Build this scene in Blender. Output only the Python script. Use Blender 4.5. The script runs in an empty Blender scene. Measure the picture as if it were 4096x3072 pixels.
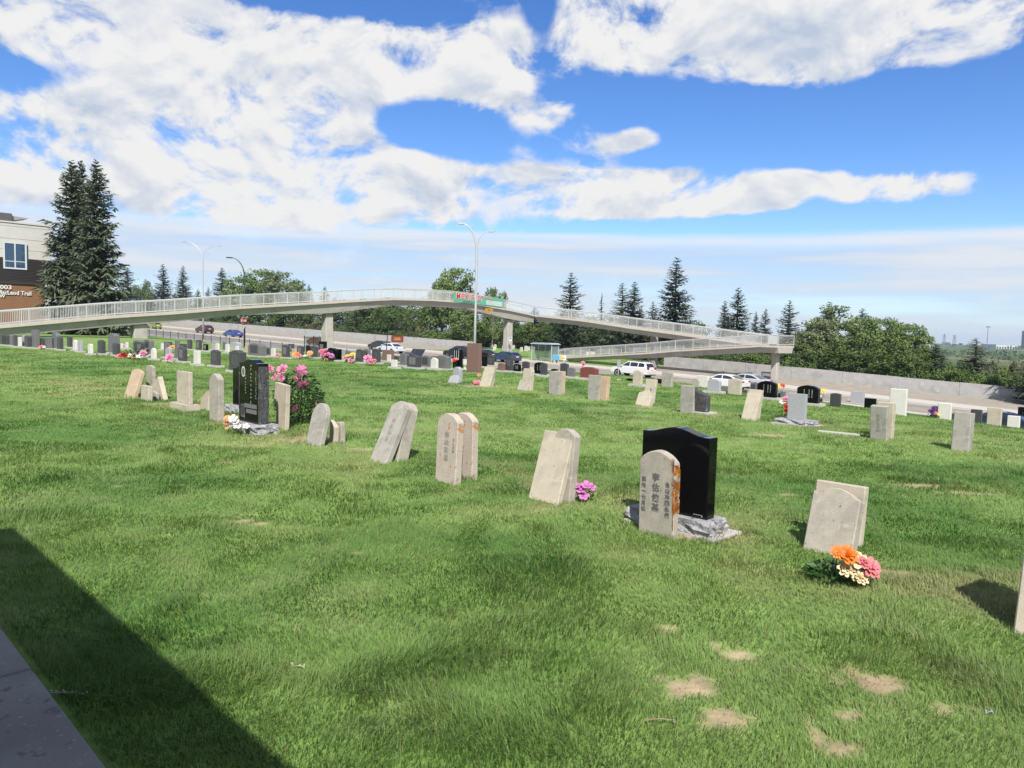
import bpy, bmesh, math, random
import numpy as np
from mathutils import Matrix, Vector, Euler
random.seed(7); RNG = np.random.default_rng(11)
R = math.radians
SC = bpy.context.scene; COL = SC.collection

# ------------------------------------------------------------------ camera
FPX = 2950.0; CX, CY = 2048.0, 1536.0           # focal length in photograph pixels
PITCH, ROLL, EYE = R(4.0), R(1.5), Vector((0, 0, 1.6))
fwd = Vector((0, math.cos(PITCH), -math.sin(PITCH)))
up0 = Vector((0, math.sin(PITCH), math.cos(PITCH)))
rgt = Vector((1, 0, 0)) * math.cos(ROLL) + up0 * math.sin(ROLL)
upv = up0 * math.cos(ROLL) - Vector((1, 0, 0)) * math.sin(ROLL)
cam = bpy.data.cameras.new('camera'); cam.sensor_width = 36; cam.lens = 36 * FPX / 4096
cam.clip_start = 0.05; cam.clip_end = 9000
camo = bpy.data.objects.new('camera', cam); COL.objects.link(camo); SC.camera = camo
M = Matrix((rgt, upv, -fwd)).transposed().to_4x4(); M.translation = EYE; camo.matrix_world = M
SC.render.resolution_x, SC.render.resolution_y = 1024, 768

# ------------------------------------------------------------------ light
SUN_EL = R(46); SUN_TO = Vector((0.07, -0.9975, 0))            # horizontal direction to the sun (behind the camera)
sd = SUN_TO.normalized() * math.cos(SUN_EL) + Vector((0, 0, math.sin(SUN_EL)))
sl = bpy.data.lights.new('sun', 'SUN'); sl.energy = 5.0; sl.angle = R(0.53); sl.color = (1.0, 0.955, 0.88)
so = bpy.data.objects.new('sun', sl); COL.objects.link(so)
so.rotation_euler = sd.to_track_quat('Z', 'Y').to_euler(); so.location = (0, -20, 40)
SC.view_settings.view_transform = 'Standard'; SC.view_settings.look = 'None'
SC.view_settings.exposure = 0.72; SC.view_settings.gamma = 1.0
SC.view_settings.use_curve_mapping = False

def ray(px, py):
    return fwd * FPX + rgt * (px - CX) + upv * (CY - py)
def P(px, py, depth):                      # point of the pixel's ray at forward distance depth (metres along y)
    d = ray(px, py); return EYE + d * (depth / d.y)
def rat(px, py):
    d = ray(px, py); return d.x / d.y

# ------------------------------------------------------------------ sky (world)
W = bpy.data.worlds.new('World'); SC.world = W; W.use_nodes = True
W.cycles.sampling_method = 'MANUAL'; W.cycles.sample_map_resolution = 256
def build_sky():
    nt = W.node_tree; N = nt.nodes; L = nt.links; N.clear()
    def nd(t, **k):
        n = N.new(t)
        for a, b in k.items(): setattr(n, a, b)
        return n
    def put(sock, v):
        if isinstance(v, (int, float)): sock.default_value = v
        elif isinstance(v, (tuple, list)): sock.default_value = v
        else: L.new(v, sock)
    def m(op, a, b=None, c=None, clamp=False):
        n = nd('ShaderNodeMath', operation=op, use_clamp=clamp); put(n.inputs[0], a)
        if b is not None: put(n.inputs[1], b)
        if c is not None: put(n.inputs[2], c)
        return n.outputs[0]
    def vm(op, a, b=None):
        n = nd('ShaderNodeVectorMath', operation=op); put(n.inputs[0], a)
        if b is not None: put(n.inputs[1], b)
        return n.outputs['Value'] if op in ('LENGTH', 'DOT_PRODUCT', 'DISTANCE') else n.outputs[0]
    def mr(v, a, b, c=0.0, d=1.0, sm=True):
        n = nd('ShaderNodeMapRange', interpolation_type='SMOOTHSTEP' if sm else 'LINEAR')
        for i, x in enumerate((v, a, b, c, d)): put(n.inputs[i], x)
        return n.outputs[0]
    def noise(vec, scale, detail, rough=0.55, dist=0.0):
        n = nd('ShaderNodeTexNoise'); put(n.inputs['Vector'], vec); n.inputs['Scale'].default_value = scale
        n.inputs['Detail'].default_value = detail; n.inputs['Roughness'].default_value = rough
        n.inputs['Distortion'].default_value = dist; return n.outputs[0]
    def mixc(f, a, b):
        n = nd('ShaderNodeMix', data_type='RGBA'); put(n.inputs[0], f); put(n.inputs[6], a); put(n.inputs[7], b); return n.outputs[2]
    sky = nd('ShaderNodeTexSky', sky_type='NISHITA'); sky.sun_disc = False
    sky.sun_elevation = SUN_EL; sky.sun_rotation = math.atan2(sd.x, sd.y); sky.altitude = 1000
    sky.air_density = 1.0; sky.dust_density = 0.4; sky.ozone_density = 2.5
    hsv = nd('ShaderNodeHueSaturation'); hsv.inputs['Saturation'].default_value = 1.28; hsv.inputs['Value'].default_value = SKYV; hsv.inputs['Hue'].default_value = 0.511
    L.new(sky.outputs[0], hsv.inputs['Color'])
    tc = nd('ShaderNodeTexCoord'); d = tc.outputs['Generated']
    sx = nd('ShaderNodeSeparateXYZ'); L.new(d, sx.inputs[0]); X, Y, Z = sx.outputs
    az = m('ARCTAN2', X, Y); el = m('ARCSINE', Z)
    cmb = nd('ShaderNodeCombineXYZ'); put(cmb.inputs[0], az); put(cmb.inputs[1], el); ae = cmb.outputs[0]
    # cloud noise lives on a shallow dome overhead, so that it flattens towards the horizon
    zz = m('ADD', m('MAXIMUM', Z, 0.0), 0.20)
    c2 = nd('ShaderNodeCombineXYZ'); put(c2.inputs[0], m('DIVIDE', X, zz)); put(c2.inputs[1], m('MULTIPLY', m('DIVIDE', Y, zz), 0.8)); q = c2.outputs[0]
    n1 = noise(q, 2.6, 9, 0.58, 0.2)
    def aepx(px, py):
        v = ray(px, py).normalized(); return math.atan2(v.x, v.y), math.asin(v.z)
    total = None
    for (px, py, rx, ry, amp) in BLOBS:
        a, e = aepx(px, py)
        s = vm('MULTIPLY', vm('SUBTRACT', ae, (a, e, 0)), (FPX / rx, FPX / ry, 0))
        b = mr(vm('LENGTH', s), 0.1, 1.55, amp, 0.0)
        total = b if total is None else m('ADD', total, b)
    # elsewhere the cover goes on at about the same fraction
    out = mr(m('ABSOLUTE', az), 0.62, 0.95, 0.0, 0.55)
    hi = mr(el, 0.48, 0.75, 0.0, 0.55)
    tot = m('ADD', m('MAXIMUM', m('MINIMUM', total, 0.84), -0.75), m('MAXIMUM', out, hi))
    n5 = noise(vm('MULTIPLY', ae, (1.0, 1.35, 0)), 9.0, 9, 0.62, 0.35)                 # puffs, same size everywhere in the sky
    n6 = noise(vm('MULTIPLY', vm('ADD', ae, (0.004, 0.016, 0)), (1.0, 1.35, 0)), 9.0, 4, 0.50, 0.35)
    billow = m('ABSOLUTE', m('SUBTRACT', m('MULTIPLY', n5, 2.0), 1.0))
    dens = m('ADD', tot, m('ADD', m('MULTIPLY', m('SUBTRACT', n1, 0.5), 1.9), m('ADD', m('MULTIPLY', m('SUBTRACT', n5, 0.5), 2.15), m('MULTIPLY', m('SUBTRACT', 0.22, billow), 0.5))))
    alpha = mr(dens, 0.34, 0.90)
    # self-shading: compare with the field a little higher up; lit tops, greyer bases
    c3 = nd('ShaderNodeCombineXYZ'); z3 = m('ADD', zz, 0.018)
    put(c3.inputs[0], m('DIVIDE', X, z3)); put(c3.inputs[1], m('MULTIPLY', m('DIVIDE', Y, z3), 0.8))
    n2 = noise(c3.outputs[0], 2.6, 5, 0.52, 0.2)
    n3 = noise(q, 1.3, 4, 0.5)
    relief = m('ADD', m('MULTIPLY', m('SUBTRACT', n1, n2), 1.0), m('MULTIPLY', m('SUBTRACT', n5, n6), 1.7))
    thick = mr(dens, 0.8, 1.9, 0.0, 0.30)
    br = m('SUBTRACT', m('ADD', m('ADD', 0.96, relief), m('MULTIPLY', m('SUBTRACT', n3, 0.5), 0.22)), thick)
    br = m('MINIMUM', m('MAXIMUM', br, 0.62), 1.06)
    ccol = mixc(mr(br, 0.62, 1.0, sm=False), (0.58, 0.67, 0.83, 1), (1.0, 0.995, 0.99, 1))
    ccol = vm('SCALE', ccol); N[-1].inputs['Scale'].default_value = CLOUDV
    base = mixc(alpha, hsv.outputs[0], ccol)
    # low veil of stratus near the horizon
    c4 = nd('ShaderNodeCombineXYZ'); put(c4.inputs[0], m('MULTIPLY', az, 1.6)); put(c4.inputs[1], m('MULTIPLY', el, 22.0))
    n4 = noise(c4.outputs[0], 1.5, 6, 0.55, 0.3)
    edge = m('ADD', 0.135, m('MULTIPLY', m('SUBTRACT', noise(c4.outputs[0], 0.7, 3), 0.5), 0.05))
    vb = mr(m('SUBTRACT', el, edge), -0.008, 0.004, 1.0, 0.0)
    vcol = mixc(mr(n4, 0.38, 0.66), (0.56, 0.71, 0.95, 1), (0.90, 0.93, 0.98, 1))
    vcol = mixc(mr(m('SUBTRACT', el, edge), -0.030, -0.006), vcol, (0.95, 0.965, 0.985, 1)); vcol = vm('SCALE', vcol); N[-1].inputs['Scale'].default_value = CLOUDV
    va = m('MULTIPLY', vb, mr(n4, 0.28, 0.62, 0.50, 0.95))
    va = m('MULTIPLY', va, m('SUBTRACT', 1.0, m('MULTIPLY', alpha, mr(el, 0.02, 0.13, 0.35, 0.9))))
    fin = mixc(va, base, vcol)
    bg = nd('ShaderNodeBackground'); bg.inputs['Strength'].default_value = SKYS; put(bg.inputs['Color'], fin)
    wo = nd('ShaderNodeOutputWorld'); L.new(bg.outputs[0], wo.inputs[0])
SKYS, SKYV, CLOUDV = 0.062, 1.68, 8.7
BLOBS = [(130,110,420,250,.8),(620,70,300,190,.8),(860,190,260,150,.7),(1280,250,520,170,.8),(1700,200,480,190,.8),(1960,220,250,210,.8),
 (680,330,230,150,.8),(330,430,280,80,.65),(900,450,420,190,.85),(1290,450,300,150,.8),(2090,430,110,150,.55),(260,570,420,90,.7),
 (950,590,600,150,.8),(500,710,1000,130,.95),(1500,720,700,130,.95),(2050,760,700,120,1.05),(2700,770,420,130,1.1),(3050,780,180,90,.5),
 (3480,735,310,80,1.15),(3210,720,120,45,.8),(2380,90,260,170,.8),(2900,70,560,180,.9),(3500,80,650,190,.9),(4050,40,380,150,.8),
 (3000,250,520,120,.6),(3450,230,420,110,.6),(2230,470,150,70,1.1),(2400,590,160,70,1.2),(2570,550,90,50,.9),(1000,870,1100,70,.35),
 (2500,1130,220,70,.5),(1500,1050,500,60,.3),(430,220,110,150,-.7),(170,330,260,60,-.5),(640,520,110,60,-.7),(1660,470,190,90,-.9),(1500,20,700,60,-.7),(2160,150,70,260,-.8),
 (3300,470,1100,190,-.6),(1900,640,170,50,-.6),(2450,640,300,40,-.5),(3700,880,700,60,-.6),(3000,900,700,40,-.5),(3265,800,70,110,-.7),(3700,640,500,60,-.4)]
build_sky()
# ------------------------------------------------------------------ small helpers
def tag(o, label=None, cat=None, group=None, kind=None):
    if label: o['label'] = label
    if cat: o['category'] = cat
    if group: o['group'] = group
    if kind: o['kind'] = kind
    return o
def link(name, me, parent=None, mat=None, smooth=False):
    o = bpy.data.objects.new(name, me); COL.objects.link(o)
    if parent is not None: o.parent = parent
    if mat is not None and len(me.materials) == 0: me.materials.append(mat)
    if smooth: me.polygons.foreach_set('use_smooth', [True] * len(me.polygons))
    return o
def empty(name, loc=(0, 0, 0), rot=(0, 0, 0)):
    o = bpy.data.objects.new(name, None); COL.objects.link(o); o.location = loc; o.rotation_euler = rot
    o.empty_display_size = 0.2; return o
def copy_tree(o, parent=None):
    c = o.copy(); COL.objects.link(c); c.parent = parent
    for ch in list(o.children): copy_tree(ch, c)
    return c
class MB:                                            # collects shapes of one mesh
    def __init__(s): s.v = []; s.f = []
    def add(s, v, f):
        k = len(s.v); s.v += [tuple(p) for p in v]; s.f += [tuple(i + k for i in q) for q in f]; return s
    def box(s, x0, x1, y0, y1, z0, z1, M=None):
        v = [Vector((x, y, z)) for z in (z0, z1) for y in (y0, y1) for x in (x0, x1)]
        if M is not None: v = [M @ p for p in v]
        return s.add(v, [(0, 2, 3, 1), (4, 5, 7, 6), (0, 1, 5, 4), (2, 6, 7, 3), (0, 4, 6, 2), (1, 3, 7, 5)])
    def prism(s, out, y0, y1, M=None):               # outline in x-z, counter-clockwise seen from -y
        n = len(out)
        v = [Vector((x, y0, z)) for x, z in out] + [Vector((x, y1, z)) for x, z in out]
        if M is not None: v = [M @ p for p in v]
        f = [tuple(range(n)), tuple(range(2 * n - 1, n - 1, -1))] + [(i, i + n, (i + 1) % n + n, (i + 1) % n) for i in range(n)]
        return s.add(v, f)
    def tube(s, pts, rad, n=8, cap=True):
        pts = [Vector(p) for p in pts]; rad = rad if isinstance(rad, (list, tuple)) else [rad] * len(pts)
        v = []; f = []; ref = None
        for i, p in enumerate(pts):
            d = (pts[min(i + 1, len(pts) - 1)] - pts[max(i - 1, 0)]).normalized()
            if ref is None: ref = d.orthogonal().normalized()
            ref = (ref - d * ref.dot(d)).normalized(); b = d.cross(ref)
            for k in range(n):
                a = 2 * math.pi * k / n; v.append(p + (ref * math.cos(a) + b * math.sin(a)) * rad[i])
        for i in range(len(pts) - 1):
            for k in range(n):
                f.append((i * n + k, i * n + (k + 1) % n, (i + 1) * n + (k + 1) % n, (i + 1) * n + k))
        if cap: f += [tuple(range(n - 1, -1, -1)), tuple(range((len(pts) - 1) * n, len(pts) * n))]
        return s.add(v, f)
    def lathe(s, prof, n=16, c=(0, 0, 0)):
        v = []; f = []
        for r, z in prof:
            for k in range(n):
                a = 2 * math.pi * k / n; v.append((c[0] + r * math.cos(a), c[1] + r * math.sin(a), c[2] + z))
        for i in range(len(prof) - 1):
            for k in range(n): f.append((i * n + k, i * n + (k + 1) % n, (i + 1) * n + (k + 1) % n, (i + 1) * n + k))
        f += [tuple(range(n - 1, -1, -1)), tuple(range((len(prof) - 1) * n, len(prof) * n))]
        return s.add(v, f)
    def mesh(s, name, bevel=0, seg=1):
        me = bpy.data.meshes.new(name); me.from_pydata(s.v, [], s.f)
        if bevel:
            bm = bmesh.new(); bm.from_mesh(me)
            es = [e for e in bm.edges if len(e.link_faces) == 2 and e.calc_face_angle(0) > 0.55]
            bmesh.ops.bevel(bm, geom=es, offset=bevel, segments=seg, affect='EDGES', clamp_overlap=True)
            bm.to_mesh(me); bm.free()
        me.update(); return me
    def build(s, name, mat, parent=None, bevel=0, seg=1, smooth=False):
        return link(name, s.mesh(name, bevel, seg), parent, mat, smooth)

# numpy value noise
def vnoise(x, y, seed=0):
    xi = np.floor(x).astype(np.int64); yi = np.floor(y).astype(np.int64); u = x - xi; v = y - yi
    def h(a, b):
        k = (a * 374761393 + b * 668265263 + seed * 1442695041) & 0x7fffffff
        k = ((k ^ (k >> 13)) * 1274126177) & 0x7fffffff
        return ((k ^ (k >> 16)) & 0xffff) / 65535.0
    u = u * u * (3 - 2 * u); v = v * v * (3 - 2 * v)
    return (h(xi, yi) * (1 - u) + h(xi + 1, yi) * u) * (1 - v) + (h(xi, yi + 1) * (1 - u) + h(xi + 1, yi + 1) * u) * v
def fbm(x, y, o=4, seed=0):
    t = 0; a = 0.5; s = 0
    for i in range(o): t = t + a * vnoise(x * 2 ** i, y * 2 ** i, seed + i * 17); s += a; a *= 0.5
    return t / s

# ------------------------------------------------------------------ materials
MATS = {}
def mat(name, col, rough=0.7, var=0.0, scale=8.0, col2=None, bump=0.0, bscale=60.0, spec=0.5, metal=0.0, trans=0.0, coat=0.0, mottle=None, alpha=1.0):
    if name in MATS: return MATS[name]
    ALB = .72; col = tuple(c * ALB for c in col); col2 = tuple(c * ALB for c in col2) if col2 else None
    mottle = [(tuple(c * ALB for c in q[0]), *q[1:]) for q in mottle] if mottle else None
    m = bpy.data.materials.new(name); m.use_nodes = True; nt = m.node_tree; N = nt.nodes; L = nt.links
    b = N['Principled BSDF']; b.inputs['Base Color'].default_value = (*col, 1); b.inputs['Roughness'].default_value = rough
    b.inputs['Specular IOR Level'].default_value = spec; b.inputs['Metallic'].default_value = metal; b.inputs['Coat Weight'].default_value = coat
    tc = N.new('ShaderNodeTexCoord'); out = None
    if var or col2:
        n = N.new('ShaderNodeTexNoise'); n.inputs['Scale'].default_value = scale; n.inputs['Detail'].default_value = 6; n.inputs['Roughness'].default_value = 0.65
        L.new(tc.outputs['Object'], n.inputs['Vector'])
        mx = N.new('ShaderNodeMix'); mx.data_type = 'RGBA'
        c2 = col2 if col2 else tuple(min(1, c * (1 - var)) for c in col); c1 = col if col2 else tuple(min(1, c * (1 + var)) for c in col)
        mx.inputs[6].default_value = (*c1, 1); mx.inputs[7].default_value = (*c2, 1)
        mp = N.new('ShaderNodeMapRange'); mp.inputs[1].default_value = 0.35; mp.inputs[2].default_value = 0.65
        L.new(n.outputs[0], mp.inputs[0]); L.new(mp.outputs[0], mx.inputs[0]); out = mx.outputs[2]
    if mottle:                                        # (colour, scale, threshold) speckle or stain
        for (mc, ms, mt, mw) in mottle:
            n = N.new('ShaderNodeTexNoise'); n.inputs['Scale'].default_value = ms; n.inputs['Detail'].default_value = 4
            L.new(tc.outputs['Object'], n.inputs['Vector'])
            mp = N.new('ShaderNodeMapRange'); mp.inputs[1].default_value = mt; mp.inputs[2].default_value = mt + mw; L.new(n.outputs[0], mp.inputs[0])
            mx = N.new('ShaderNodeMix'); mx.data_type = 'RGBA'; L.new(mp.outputs[0], mx.inputs[0])
            if out is None: mx.inputs[6].default_value = (*col, 1)
            else: L.new(out, mx.inputs[6])
            mx.inputs[7].default_value = (*mc, 1); out = mx.outputs[2]
    if out is not None: L.new(out, b.inputs['Base Color'])
    if bump:
        n = N.new('ShaderNodeTexNoise'); n.inputs['Scale'].default_value = bscale; n.inputs['Detail'].default_value = 5
        L.new(tc.outputs['Object'], n.inputs['Vector'])
        bp = N.new('ShaderNodeBump'); bp.inputs['Strength'].default_value = bump; bp.inputs['Distance'].default_value = 0.02
        L.new(n.outputs[0], bp.inputs['Height']); L.new(bp.outputs[0], b.inputs['Normal'])
    if trans:
        tr = N.new('ShaderNodeBsdfTranslucent'); tr.inputs['Color'].default_value = (*[min(1, c * 1.3) for c in col], 1)
        if out is not None: L.new(out, tr.inputs['Color'])
        ms = N.new('ShaderNodeMixShader'); ms.inputs[0].default_value = trans
        L.new(b.outputs[0], ms.inputs[1]); L.new(tr.outputs[0], ms.inputs[2]); L.new(ms.outputs[0], N['Material Output'].inputs[0])
    if alpha < 1: b.inputs['Alpha'].default_value = alpha
    MATS[name] = m; return m
SAND = mat('sandstone', (.41, .375, .315), .92, .14, 9, bump=.25, bscale=110, spec=.2, mottle=[((.31, .285, .245), 3.2, .50, .14), ((.47, .44, .38), 11, .60, .06), ((.22, .205, .18), 34, .64, .05)])
SANDC = mat('cream_sandstone', (.50, .445, .35), .92, .08, 7, bump=.22, bscale=100, spec=.2, mottle=[((.38, .34, .275), 3.4, .52, .14), ((.55, .50, .41), 12, .61, .06), ((.27, .24, .20), 36, .65, .05)])
SANDG = mat('grey_sandstone', (.375, .355, .315), .92, .10, 8, bump=.2, bscale=110, spec=.2, mottle=[((.28, .265, .235), 3.6, .50, .14), ((.44, .42, .38), 12, .6, .06), ((.20, .19, .17), 34, .64, .05)])
SANDT = mat('tan_sandstone', (.52, .40, .28), .92, .12, 6, bump=.35, bscale=60, spec=.2, mottle=[((.60, .30, .12), 5, .62, .1)])
LICHEN = mat('lichen_sandstone', (.50, .43, .36), .93, .10, 9, bump=.4, bscale=70, spec=.2, mottle=[((.55, .22, .06), 15, .63, .03), ((.36, .31, .27), 14, .62, .06)])
LICHT = mat('lichen_crust', (.60, .21, .04), .95, .25, 30, bump=.6, bscale=120, spec=.1, mottle=[((.50, .43, .36), 18, .53, .05)])
GREY = mat('grey_granite', (.155, .152, .155), .55, .12, 30, mottle=[((.09, .09, .095), 160, .58, .08), ((.28, .28, .29), 190, .60, .08)])
LGREY = mat('pale_grey_granite', (.38, .385, .40), .55, .08, 30, mottle=[((.22, .22, .23), 160, .6, .08)])
DARK = mat('dark_granite', (.058, .058, .062), .45, .12, 30, mottle=[((.03, .03, .035), 150, .58, .08), ((.12, .12, .13), 190, .62, .06)])
BLACK = mat('polished_black_granite', (.005, .005, .006), .07, spec=.28)
ROUGHB = mat('rough_black_granite', (.055, .055, .06), .75, .4, 14, bump=1.0, bscale=30, mottle=[((.14, .14, .15), 9, .58, .1)])
ROCK = mat('rock_face_granite', (.34, .34, .35), .8, .2, 12, bump=1.0, bscale=40, mottle=[((.14, .14, .15), 16, .6, .06), ((.48, .48, .48), 30, .6, .06)])
POL = mat('polished_grey_granite', (.42, .43, .45), .25, .05, 40, mottle=[((.28, .28, .29), 180, .58, .08)])
WHITE = mat('white_marble', (.66, .64, .59), .6, .05, 6, mottle=[((.58, .56, .52), 5, .6, .15)])
BROWN = mat('brown_granite', (.22, .125, .10), .5, .1, 40, mottle=[((.13, .075, .06), 150, .58, .08)])
RED = mat('red_granite', (.20, .055, .045), .4, .15, 40, mottle=[((.10, .03, .03), 150, .58, .08)])
CONC = mat('concrete', (.50, .48, .45), .9, .08, 3, bump=.2, bscale=40, spec=.2, mottle=[((.40, .38, .36), 1.2, .56, .2)])
INK = mat('carved_dark_paint', (.12, .115, .12), .9)
INKB = mat('carved_shadow_grey', (.285, .262, .225), .95)
INKW = mat('engraved_white', (.55, .55, .55), .8)
DRY = mat('dirt', (.3, .22, .14), .95)

# ------------------------------------------------------------------ terrain
TH = R(43); TN = (math.sin(TH), math.cos(TH)); TT = (math.cos(TH), -math.sin(TH))     # road normal and tangent
def nt_of(x, y): return TN[0] * x + TN[1] * y, TT[0] * x + TT[1] * y
def xy_of(n, t): return TN[0] * n + TT[0] * t, TN[1] * n + TT[1] * t
def sst(a): a = np.clip(a, 0, 1); return a * a * (3 - 2 * a)
def zroad(t): t = np.asarray(t, float); return np.clip(-2.775 - .0245 * (t + 50) - .016 * np.log1p(np.exp((t + 46) / 4.0)) * 4.0, -8.5, 1.6)
def terrain(x, y):
    x = np.asarray(x, float); y = np.asarray(y, float)
    n = TN[0] * x + TN[1] * y; t = TT[0] * x + TT[1] * y
    zp = np.clip(-.0022 * t, -.25, .45); zr = zroad(t)
    n0 = 22.5 + np.clip((-t - 60) * .25, 0, 9) - np.clip((t + 17) * .58, 0, 8)
    s = sst((n - n0) / (51 - n0))
    z = zp * (1 - s) + (zr + .05) * s
    cut = sst((n - 52.5) / 1.5) * (1 - sst((n - 76) / 2.5)); z = z - .4 * cut
    far = sst((n - 93) / 190); z = z * (1 - far) + (-13.0) * far
    r = np.hypot(x, y); rise = sst((r - 330) / 2300); z = z * (1 - rise) + 1.5 * rise
    und = .025 * (fbm(x * .45 + 9, y * .45 + 3, 2, 5) - .5) * (n < 50)
    return z + und
def zt(x, y): return float(terrain(x, y))
def G(px, py, far=400):                       # where a pixel's ray meets the ground
    d = ray(px, py); d = d / d.y; a = 1.2; step = .05
    while a < far:
        p = EYE + d * a
        if p.z <= zt(p.x, p.y):
            lo, hi = a - step, a
            for _ in range(14):
                m_ = (lo + hi) / 2; p = EYE + d * m_
                if p.z <= zt(p.x, p.y): hi = m_
                else: lo = m_
            p = EYE + d * hi; return Vector((p.x, p.y, zt(p.x, p.y)))
        step = .05 + a * .004; a += step
    p = EYE + d * far; return Vector((p.x, p.y, zt(p.x, p.y)))
def atn(px, py, n):                           # where a pixel column crosses the line at distance n from the road's normal
    r = rat(px, py); y = n / (TN[0] * r + TN[1]); x = r * y; return Vector((x, y, zt(x, y)))

# bare and yellow patches on the lawn: pixel centre, half sizes in metres
PATCH = [(950,2085,.10,.04),(1040,2097,.07,.04),(1430,2215,.05,.02),(2709,2747,.075,.09),(2810,2735,.06,.07),(2890,2877,.11,.08),(3488,2740,.13,.07),(2673,2520,.07,.05),
 (2933,2617,.08,.05),(2860,2590,.05,.04),(3265,2935,.06,.08),(3366,3014,.08,.05),(3864,2841,.12,.03),(3395,2863,.06,.03),(3050,1742,.35,.10),(3720,1945,.35,.05),(3880,1975,.35,.05),
 (1930,1545,.7,.25),(3150,1980,.10,.04),(1220,1760,.35,.15),(1640,2520,.04,.02),(480,1945,.07,.02),(900,1852,.07,.02),(2750,2150,.2,.05),(3560,2290,.2,.06),(680,1615,.3,.1),(2600,1630,.3,.12),(1450,1800,.3,.08)]
PW = []
for (a, b, rx, ry) in PATCH:
    g = G(a, b); PW.append((g.x, g.y, rx, ry))
def bare(x, y):
    b = np.zeros_like(x); w = (fbm(x * 9, y * 9, 3, 3) - .5) * 1.5 + (fbm(x * 28, y * 28, 2, 8) - .5) * .8
    for (cx, cy, rx, ry) in PW:
        s = 1 if cy < 9 else 1.0
        d = np.sqrt(((x - cx) / rx) ** 2 + ((y - cy) / (ry * 1.6)) ** 2) + w * 1.3
        b = np.maximum(b, np.clip((1.15 - d) / .55, 0, 1))
    return b
# ------------------------------------------------------------------ ground sheet
def axis(lo, hi, mid0, mid1, step, grow, big):
    a = list(np.arange(mid0, mid1, step)); v = mid1
    while v < hi: a.append(v); v += min(max(step, abs(v) * grow), big)
    a.append(hi); v = mid0; b = []
    while v > lo: v -= min(max(step, abs(v) * grow), big); b.append(max(v, lo))
    return np.array(b[::-1] + a)
def gcol(x, y):
    """colour of the turf: darker lush clumps, paler and strawy places (soil wear, not light)"""
    a = fbm(x * .55 + 40, y * .55 + 7, 4, 1); b = fbm(x * 2.3 + 5, y * 2.3, 3, 21); c = fbm(x * .12 + 3, y * .16 + 8, 3, 31)
    lush = np.array([.078, .155, .034]); mid = np.array([.142, .222, .058]); pale = np.array([.205, .250, .095]); straw = np.array([.30, .255, .13])
    w = np.clip((a - .38) / .22, 0, 1)[..., None]; col = lush * (1 - w) + mid * w
    w = np.clip((b * .55 + c * .6 - .57) / .2, 0, 1)[..., None] * .65; col = col * (1 - w) + pale * w
    n, t = nt_of(x, y); row = np.exp(-((n - 5.5) / 1.0) ** 2) * .5 + np.exp(-((n - 14.5) / 1.4) ** 2) * .22      # worn strip along the grave rows
    w = np.clip((fbm(x * 1.7 + 2, y * 1.7 + 5, 3, 44) - .42) / .25, 0, 1) * row; w = w[..., None]; col = col * (1 - w) + straw * w
    w = np.clip(bare(x, y), 0, 1)[..., None] * .95; soil = np.array([.30, .23, .15]) * (.75 + .5 * fbm(x * 14, y * 14, 2, 9))[..., None]
    return col * (1 - w) + soil * w
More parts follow.
